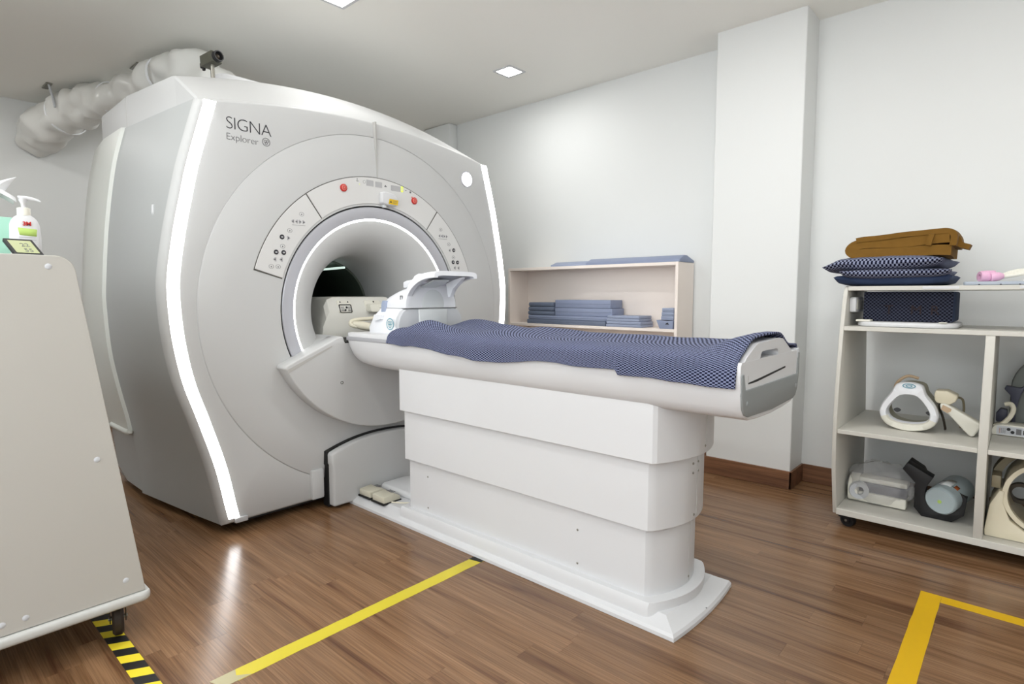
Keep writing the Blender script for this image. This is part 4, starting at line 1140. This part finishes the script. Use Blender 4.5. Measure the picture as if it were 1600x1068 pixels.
m = MB(); m.loft(R_, True, False); m.build('front_ring', W['coil'], kc, angle=60)
R2_ = [resample(l, 80) for l in (kring(.90,3.27,ko), kring(.90,3.42,ko), kring(.80,3.42,ko), kring(.86,3.27,ko))]
m = MB(); m.loft(R2_, True, False); m.build('coil_tube', W['inner'], kc, angle=50)
R3_ = [[p for p in resample(l, 80)][5:36] for l in (kring(1.008,3.255,ko), kring(1.006,3.243,ko), kring(.99,3.223,ko), kring(.945,3.2145,ko), kring(1.055,3.2145,ki), kring(.995,3.23,ki))]
m = MB(); m.loft(R3_, False, False); o = m.build('lower_bar', W['offwhite'], kc, angle=60)
for s in (-1, 1):
    m = MB(); m.prism([(x-.394+s*.066+.0, z+.56) for x, z in smooth_loop([(-.016,0),(0,.010),(.016,0),(0,-.012)], 5)], FY, 3.40, 3.405); m.build('vent_slot', W['print2'], kc)
lg = [(x, z) for x, z in oval(-.394,.708,.026,.011,26)]
MB().prism(lg, FY, 3.2135, 3.218, holes=[oval(-.394,.708,.022,.0085,26)]).build('round_logo', W['logo'], kc)
MB().prism(oval(-.394,.708,.013,.006,16), FY, 3.2137, 3.218, holes=[oval(-.394,.708,.009,.0035,16)]).build('logo_curl', W['logo'], kc)
m = MB(); m.tube([(-.47,3.36,.65),(-.46,3.35,.70),(-.42,3.35,.738),(-.375,3.36,.73)], .007, seg=8); m.build('cable', W['tan'], kc)
# probe next to it
pb = thing('coil_connector', (-.22,3.30,.4945), 'cream coil plug lying tilted between the ring coil and the divider', 'connector')
m = MB(); m.prism([(-.276,.604),(-.280,.630),(-.262,.637),(-.132,.560),(-.128,.545),(-.150,.497),(-.160,.4955),(-.170,.500),(-.245,.585)], FY, 3.27, 3.33, bev=.007, seg=3)
m.v = [(x, y, z-.0) for x, y, z in m.v]
m.build('plug_body', W['offwhite'], pb, angle=40)
m = MB(); m.prism([(-.274,.606),(-.268,.628),(-.235,.612),(-.238,.600),(-.25,.592)], FY, 3.267, 3.271); m.build('plug_end', W['tan'], pb)
hc2 = thing('cup_coil', (-.26,3.34,.62), 'cream cup-shaped coil piece resting on the tilted plug', 'coil')
m = MB(); m.prism([(-.300,.642),(-.303,.668),(-.300,.690),(-.255,.692),(-.215,.672),(-.222,.645),(-.245,.628),(-.29,.632)], FY, 3.275, 3.36, bev=.010, seg=3); m.build('cap_body', W['cream'], hc2, angle=40)
m = MB(); m.tube([(-.28,3.33,.64),(-.285,3.34,.60),(-.27,3.33,.56),(-.26,3.34,.51),(-.262,3.36,.4995)], .005, seg=8); m.build('cable', W['darksteel'], hc2)
m = MB(); m.tube([(-.225,3.37,.655),(-.205,3.40,.64),(-.20,3.42,.58),(-.21,3.43,.502)], .005, seg=8); m.build('strap', W['taupe'], hc2)
# right compartment: dark holder, cable, connector
gb = thing('curved_pad', (.14,3.58,.4945), 'large grey curved pad at the back of the cart right of the divider', 'pad')  # plain grey curved shape behind the connector
m = MB(); 
arc = [(.20+.24*math.cos(math.radians(a)), .4955+.20+.0+.20*math.sin(math.radians(a))) for a in range(0,181,9)]
m.prism([(.44-.012,.4955)]+[(min(x,.425), z) for x, z in arc]+[(-.04,.4955)], FY, 3.56, 3.63, bev=.01); m.build('pad_body', W['boardgrey'], gb)
ph = thing('coil_holder', (-.03,3.52,.4945), 'dark charcoal forked holder standing beside the divider', 'holder')
m = MB(); m.prism([(-.062,.695),(-.055,.712),(-.005,.705),(.012,.720),(.016,.716),(-.004,.672),(-.016,.60),(-.018,.515),(-.03,.515),(-.028,.60),(-.04,.670)], FY, 3.50, 3.53, bev=.003); m.build('fork', W['charcoal'], ph)
m = MB(); m.prism([(-.085,.58),(-.07,.605),(-.045,.60),(-.045,.55),(-.065,.53),(-.085,.545)], FY, 3.49, 3.535, bev=.004); m.build('knob', W['charcoal'], ph)
MB().box((-.06,3.48,.4945),(.0,3.55,.517),.004).build('holder_base', W['charcoal'], ph)
cn = thing('connector_box', (-.02,3.40,.4945), 'small white connector box with pins right of the divider', 'connector')
m = MB(); m.prism([(-.092,.4955),(-.100,.515),(-.085,.538),(-.06,.546),(.03,.546),(.05,.54),(.055,.4955)], FY, 3.40, 3.50, bev=.005); cbx = m.build('box_body', W['offwhite'], cn)
MB().prism(rrect(-.078,.499,.045,.540,.008), FY, 3.397, 3.401, holes=[rrect(-.074,.503,.041,.536,.006)]).build('face_rim', W['white'], cn)
MB().prism(rrect(-.074,.503,.041,.536,.006), FY, 3.3985, 3.4012).build('pin_plate', W['coilgrey'], cn)
for i in range(4):
    for j in range(4):
        MB().box((-.068+.006*i,3.3975,.508+.006*j),(-.0645+.006*i,3.3987,.511+.006*j)).build('pin', W['print2'] if i else W['orange'], cn)
for (x, z) in ((-.036,.527),(-.022,.515)): MB().prism(oval(x,z,.007,.007,12), FY, 3.396, 3.3988).build('key_pin', W['blackp'], cn)
MB().box((-.01,3.3972,.507),(.008,3.3988,.532)).build('port', W['print2'], cn); MB().box((.014,3.3972,.509),(.034,3.3988,.528)).build('port', W['blackp'], cn)
m = MB(); m.tube([(-.088,3.44,.528),(-.062,3.44,.54),(-.035,3.45,.575),(-.025,3.46,.61),(-.035,3.47,.632),(-.055,3.475,.628)], .010, seg=10); m.build('cable', W['cable'], cn)
# bottom shelf: bagged coil, black mount with phantom, cream coil
bc = thing('bagged_coil', (-.50,3.36,.0945), 'white flat coil lying inside a clear plastic bag on the bottom shelf', 'coil')
m = MB(); m.prism(smooth_loop([(3.25,.11),(3.24,.17),(3.27,.215),(3.33,.225),(3.38,.19),(3.39,.14),(3.35,.105),(3.29,.1)], 4), FX, -.630, -.585, bev=.006); m.build('end_cap', W['offwhite'], bc, angle=40)
m = MB(); m.revolve([(.02,-.02),(.042,-.02),(.046,0),(.042,.02),(.02,.02)], (-.585,3.262,.158), (.35,-1,0), 28, True); m.build('end_ring', W['coilgrey'], bc)
MB().box((-.588,3.28,.196),(-.385,3.36,.222),.008).build('upper_rail', W['offwhite'], bc)
MB().box((-.588,3.27,.150),(-.385,3.37,.196),.004).build('middle_band', W['charcoal'], bc)
MB().box((-.588,3.26,.100),(-.385,3.38,.150),.008).build('lower_rail', W['offwhite'], bc)
m = MB()
def bagfn(u, v):
    th = 2*math.pi*u; ph_ = math.pi*v
    d = Vector((math.cos(th)*math.sin(ph_), math.sin(th)*math.sin(ph_), math.cos(ph_)))
    r = 1+.14*noise.noise(d*2.3)+.07*noise.noise(d*6.1)+.04*noise.noise(d*13)
    p = Vector((-.50+.150*d.x*r, 3.33+.13*d.y*r, .195+.105*d.z*r))
    p.z = max(p.z, .0965); p.x = max(p.x, -.643); p.x = min(p.x, -.358)
    return p
m.grid(bagfn, 60, 34)
bgo = m.build('plastic_bag', W['bag'], None, angle=30, origin=(-.5,3.33,.0945))
tag(bgo, 'crumpled clear plastic bag around the flat coil on the bottom shelf', 'bag')
bm_ = thing('coil_mount', (-.27,3.3,.0945), 'black angular mount with a raised arm on the bottom shelf', 'mount')
cut = [(-.245+.070*math.cos(math.radians(a)), .200+.070*math.sin(math.radians(a))) for a in range(60,-179,-12)]
m = MB(); m.prism([(-.385,.338),(-.405,.306),(-.352,.248),(-.353,.132),(-.322,.0955),(-.208,.0955),(-.166,.135),(-.158,.215)]+cut+[(-.310,.235),(-.285,.285)], FY, 3.245, 3.315, bev=.004); m.build('mount_body', W['blackp'], bm_, angle=40)
m = MB(); m.prism([(-.385,.338),(-.405,.306),(-.345,.25),(-.325,.24),(-.318,.28),(-.33,.305)], FY, 3.30, 3.38, bev=.004); m.build('mount_arm', W['blackp'], bm_, angle=40)
pha = thing('phantom_cylinder', (-.24,3.33,.13), 'pale green test cylinder held in the black mount', 'cylinder')
pc = Vector((-.252,3.205,.193)); pax = Vector((.30,1,.16)).normalized()
m = MB(); m.revolve([(0,-.002),(.056,-.002),(.062,.004),(.0635,.02),(.0635,.19),(.06,.198),(.04,.208),(0,.208)], pc, pax, 40); m.build('bottle', W['cylgreen'], pha, angle=40)
MB().revolve([(0,.0),(.008,.0),(.008,.004),(0,.004)], pc-pax*.006, pax, 16).build('end_plug', W['lime'], pha)
up_ = Vector((0,0,1)); e1 = pax.cross(up_).normalized(); e2 = e1.cross(pax).normalized()
def on_cyl(a, h, r=.0642): 
    return pc+pax*h+(e1*math.cos(math.radians(a))+e2*math.sin(math.radians(a)))*r
for (a0,a1,h0,h1,m_) in ((70,105,.05,.12,W['coilpale']),(45,62,.06,.09,W['orange']),(108,118,.06,.11,W['printl'])):
    m = MB(); m.grid(lambda u, v: on_cyl(a0+(a1-a0)*u, h0+(h1-h0)*v), 6, 2); o = m.build('sticker', m_, pha); o.modifiers.new('t','SOLIDIFY').thickness = .0006
cc = thing('body_coil', (.11,3.3,.0945), 'cream coil with a large round opening at the right of the bottom shelf', 'coil')
oc = [(.115+.155*math.cos(math.radians(a)), .29+.155*math.sin(math.radians(a))) for a in range(0,360,6)]
ic = [(.115+.138*math.cos(math.radians(a)), .29+.138*math.sin(math.radians(a))) for a in range(0,360,6)]
MB().prism(oc, FY, 3.17, 3.42, holes=[ic]).build('coil_ring', W['cream'], cc, angle=40)
icb = [(.115+.1375*math.cos(math.radians(a)), .29+.1375*math.sin(math.radians(a))) for a in range(0,360,6)]
MB().prism(icb, FY, 3.19, 3.42, holes=[[(.115+(x-.115)*.985, .29+(z-.29)*.985) for x, z in icb]]).build('coil_liner', W['taupe'], cc, angle=40)
MB().prism([(-.088,.0955),(-.091,.12),(-.078,.235),(-.050,.300),(-.032,.300),(-.035,.25),(-.01,.18),(.04,.142),(.115,.1335),(.19,.142),(.24,.18),(.29,.12),(.29,.0955)], FY, 3.165, 3.40, bev=.004).build('coil_base', W['cream'], cc, angle=40)
MB().box((-.078,3.20,.301),(-.046,3.30,.356),.005).build('corner_block', W['taupe'], cc)
ot = [(.115+.200*math.cos(math.radians(a)), .30+.185*math.sin(math.radians(a))) for a in range(10,171,6)]+[(.115+.170*math.cos(math.radians(a)), .30+.165*math.sin(math.radians(a))) for a in range(170,9,-6)]
MB().prism(ot, FY, 3.30, 3.40).build('outer_band', W['taupe'], cc, angle=40)
MB().revolve([(.030,0),(.045,0),(.045,.03),(.030,.03)], (.02,3.33,.26), (0,1,0), 24, True).build('inner_loop', W['darksteel'], cc)

# ================================================================== LEFT EQUIPMENT CART
XC = -2.10
lc = thing('equipment_cart', (-2.45, .15, 0), 'pale grey equipment cart with a tapered side panel at the left edge', 'cart')
LP = [(.548,.172),(.543,.215)]
for k in range(9):
    a = math.radians(8+k*82/8)
    LP.append((.366+.048*math.cos(a), 1.194+.049*math.sin(a)))
LP += [(.30-v, z) for v, z in [(y, z) for y, z in reversed([])]]
left = [(.30-y, z) for y, z in reversed(LP)]
LP = LP+left
grow = lambda P, d: [(y+(d if y > .15 else -d), z+(d if z > .7 else 0)) for y, z in P]
MB().prism(LP, FX, XC-.004, XC, bev=.001, seg=1).build('side_board', W['cartgrey'], lc, angle=25)
MB().prism(grow(LP, -.0015), FX, XC-.006, XC-.0035).build('edge_line', W['gap'], lc, angle=25)
MB().prism(grow(LP, .0015), FX, XC-.022, XC-.006).build('edge_band', W['cart'], lc, angle=25)
MB().prism(grow(LP, -.014), FX, XC-.78, XC-.022).build('cart_body', W['cartgrey'], lc, angle=25)
MB().prism(LP, FX, XC-.80, XC-.78).build('side_board', W['cartgrey'], lc, angle=25)
bump = rrect(XC-.82, -.262, XC+.014, .565, .03, 6)
MB().prism(bump, FZ, .138, .170, bev=.012, seg=4).build('bumper', W['bumper'], lc, angle=50)
for (y, z) in ((.351,1.212),(.439,.628),(.496,.222),(.248,.205),(.196,.205)):
    MB().revolve([(0,.0022),(.006,.002),(.0085,.0005),(.0085,-.001)], (XC, y, z), AX, 18).build('screw_cap', W['coilgrey'], lc)
for (x, y) in ((-2.215,.495),(-2.215,-.19),(-2.80,.495),(-2.80,-.19)):
    caster(lc, x, y, .056, .137, W['brownrub'], W['darksteel'], ax=(.25,1,0), w=.032)
# things on the left cart
ZT = 1.2445
tb = thing('tissue_box', (-2.44,.2,ZT), 'mint green tissue box on the left cart behind the pump bottle', 'tissue box')
MB().box((-2.52,.06,ZT),(-2.385,.318,ZT+.128),.003).build('carton', W['mint'], tb)
m = MB()
def tis(u, v):
    a = 2*math.pi*u
    r = .050*(1+.55*v*v)*(1+.25*math.sin(3*a+2*v))
    return (-2.45+r*.55*math.cos(a), .232+r*1.0*math.sin(a)+.02*v, ZT+.125+.115*v*(1-.22*math.sin(2*a+1)))
m.grid(tis, 36, 12)
o = m.build('tissue', W['tissue'], tb, angle=80, fix=False); o.modifiers.new('t','SOLIDIFY').thickness = .0015
m = MB(); m.grid(lambda u, v: (-2.45+.05*(v-.5), .20+.135*u, ZT+.228-.05*u*u+.02*math.sin(3*v)), 8, 8); o = m.build('tissue', W['tissue'], tb, angle=80, fix=False); o.modifiers.new('t','SOLIDIFY').thickness = .0015
pbx, pby = -2.29, .332
pbt = thing('pump_bottle', (pbx,pby,ZT), 'white pump bottle with a green label on the left cart', 'bottle')
secs = []
for z, a, b in ((0,.033,.020),(.004,.036,.022),(.06,.0375,.023),(.098,.036,.022),(.112,.031,.020),(.121,.024,.017),(.126,.017,.015),(.128,.0155,.0145)):
    secs.append([(pbx+b*math.copysign(abs(math.cos(t))**.75, math.cos(t)), pby+a*math.copysign(abs(math.sin(t))**.75, math.sin(t)), ZT+z) for t in [2*math.pi*k/40 for k in range(40)]])
m = MB(); m.loft(secs, True, True); bt = m.build('bottle', W['white'], pbt, angle=50)
MB().revolve([(0,.126),(.0165,.126),(.0165,.148),(.012,.150),(0,.150)], (pbx,pby,ZT), (0,0,1), 24).build('cap', W['offwhite'], pbt)
MB().revolve([(0,.148),(.0055,.148),(.0055,.162),(.010,.170),(.0115,.178),(0,.180)], (pbx,pby,ZT), (0,0,1), 20).build('pump', W['white'], pbt)
m = MB(); m.tube([(pbx,pby-.012,ZT+.1785),(pbx+.004,pby+.01,ZT+.179),(pbx+.008,pby+.032,ZT+.175),(pbx+.009,pby+.040,ZT+.171)], .006, rad=[.006,.006,.0042,.003], seg=10); m.build('nozzle', W['white'], pbt)
xl = pbx+.0232
m = MB(); m.grid(lambda u, v: (pbx+.0236-.0022*(2*u-1)**4*3, pby-.024+.052*u, ZT+.066+.022*v-.003*u), 10, 2); o = m.build('label_band', W['lime'], bt)
o.modifiers.new('t','SOLIDIFY').thickness = .0006
text_mesh('3M', .016, W['red'], 'brand_mark', (xl+.0008, pby-.008, ZT+.095), (0,1,0), (0,0,1), bt, off=.0006)
for k in range(2): MB().box((xl+.0002, pby-.018, ZT+.052+.007*k), (xl+.0008, pby+.022, ZT+.0535+.007*k)).build('label_line', W['printl'], bt)
ck = thing('digital_thermometer', (-2.13,.315,ZT), 'small digital display leaning at the edge of the left cart top', 'thermometer')
A0 = Vector((-2.125,.283,ZT+.001)); ux = Vector((-.004,.066,0)); uv = Vector((-.050,-.019,.046))
def ckf(u, v, d):
    n_ = ux.cross(uv).normalized()
    return A0+ux*u+uv*v+n_*d
MB().prism(rrect(0,0,1,1,.05,3), ckf, -.010, 0, bev=.0012, seg=1).build('case', W['blackp'], ck)
MB().prism(rrect(.11,.10,.89,.88,.02,3), ckf, -.0005, .0006).build('screen', W['lcd'], ck)
n_ = ux.cross(uv).normalized()
text_mesh('22', .021, W['boardgrey'], 'digits', tuple(ckf(.42,.50,.0008)), ux, uv, ck)
text_mesh('55', .021, W['boardgrey'], 'digits', tuple(ckf(.42,.16,.0008)), ux, uv, ck)

# ================================================================== DUCT, HANGERS, CAMERA
dc = thing('air_duct', (-5.2,1.1,2.5), 'white wrapped flexible duct under the ceiling behind the scanner', 'duct')
DP = [(-6.195,1.02,2.44),(-5.95,1.04,2.47),(-5.65,1.12,2.525),(-5.35,1.20,2.560),(-5.0,1.265,2.545),(-4.6,1.34,2.555),(-4.3,1.39,2.560),(-4.05,1.44,2.545),(-3.9,1.50,2.47),(-3.82,1.54,2.36)]
m = MB(); m.tube(DP, .14, rad=[.15,.155,.145,.135,.105,.105,.115,.125,.12,.115], seg=30, smooth=10, jitter=.05); m.build('duct_sleeve', W['ductwrap'], dc, angle=60)
RB = {2: .148, 4: .108, 6: .118}
for i in (2, 4, 6):
    p = Vector(DP[i]); d = (Vector(DP[i+1])-Vector(DP[i-1])).normalized()
    m = MB(); m.revolve([(RB[i]-.003,-.008),(RB[i]+.004,-.008),(RB[i]+.004,.008),(RB[i]-.003,.008)], p, d, 26, True); m.build('band', W['tissue'], dc)
for i, (x, y, l) in enumerate(((-5.55,1.0,'grey metal duct hanger near the rear wall'),(-4.62,1.335,'grey metal duct hanger nearer the scanner'))):
    h = thing('duct_hanger', (x,y,2.6), l, 'hanger', 'duct hangers on the ceiling')
    MB().box((x-.14,y-.02,2.700),(x+.02,y+.02,2.7095),.002,1).build('ceiling_plate', W['steel'], h)
    m = MB(); m.tube([(x,y,2.705),(x+.01,y+.01,2.64),(x+.03,y+.015,2.60),(x+.05,y+.02,2.53)], .008, seg=8); m.build('strap', W['coilgrey'], h)
cc_ = thing('security_camera', (-3.14,1.235,2.20), 'small dark grey box camera on a short post on top of the scanner', 'camera')
CB = Matrix.Translation((-3.135,1.228,2.312)) @ Matrix.Rotation(math.radians(12),4,'Z') @ Matrix.Rotation(math.radians(-6),4,'Y')
def xf(m, M_): m.v = [tuple(M_ @ Vector(p)) for p in m.v]; return m
xf(MB().box((-.055,-.027,-.027),(.045,.027,.027),.004), CB).build('camera_body', W['cctv'], cc_)
xf(MB().revolve([(0,.052),(.018,.052),(.021,.066),(.026,.066),(.027,.06),(.027,.043),(0,.043)], (0,0,0), AX, 28), CB).build('lens_hood', W['blackp'], cc_)
xf(MB().revolve([(0,.060),(.010,.056),(.014,.0525)], (0,0,0), AX, 20), CB).build('lens', W['darksteel'], cc_)
xf(MB().box((-.082,-.012,-.022),(-.054,.012,.004),.003,1), CB).build('cable_plug', W['blackp'], cc_)
xf(MB().box((-.075,-.006,-.034),(-.060,.006,-.02),.002,1), CB).build('cable_plug', W['blackp'], cc_)
MB().cyl((-3.128,1.230,2.205),(-3.130,1.230,2.287),.010,seg=14).build('post', W['steel'], cc_)
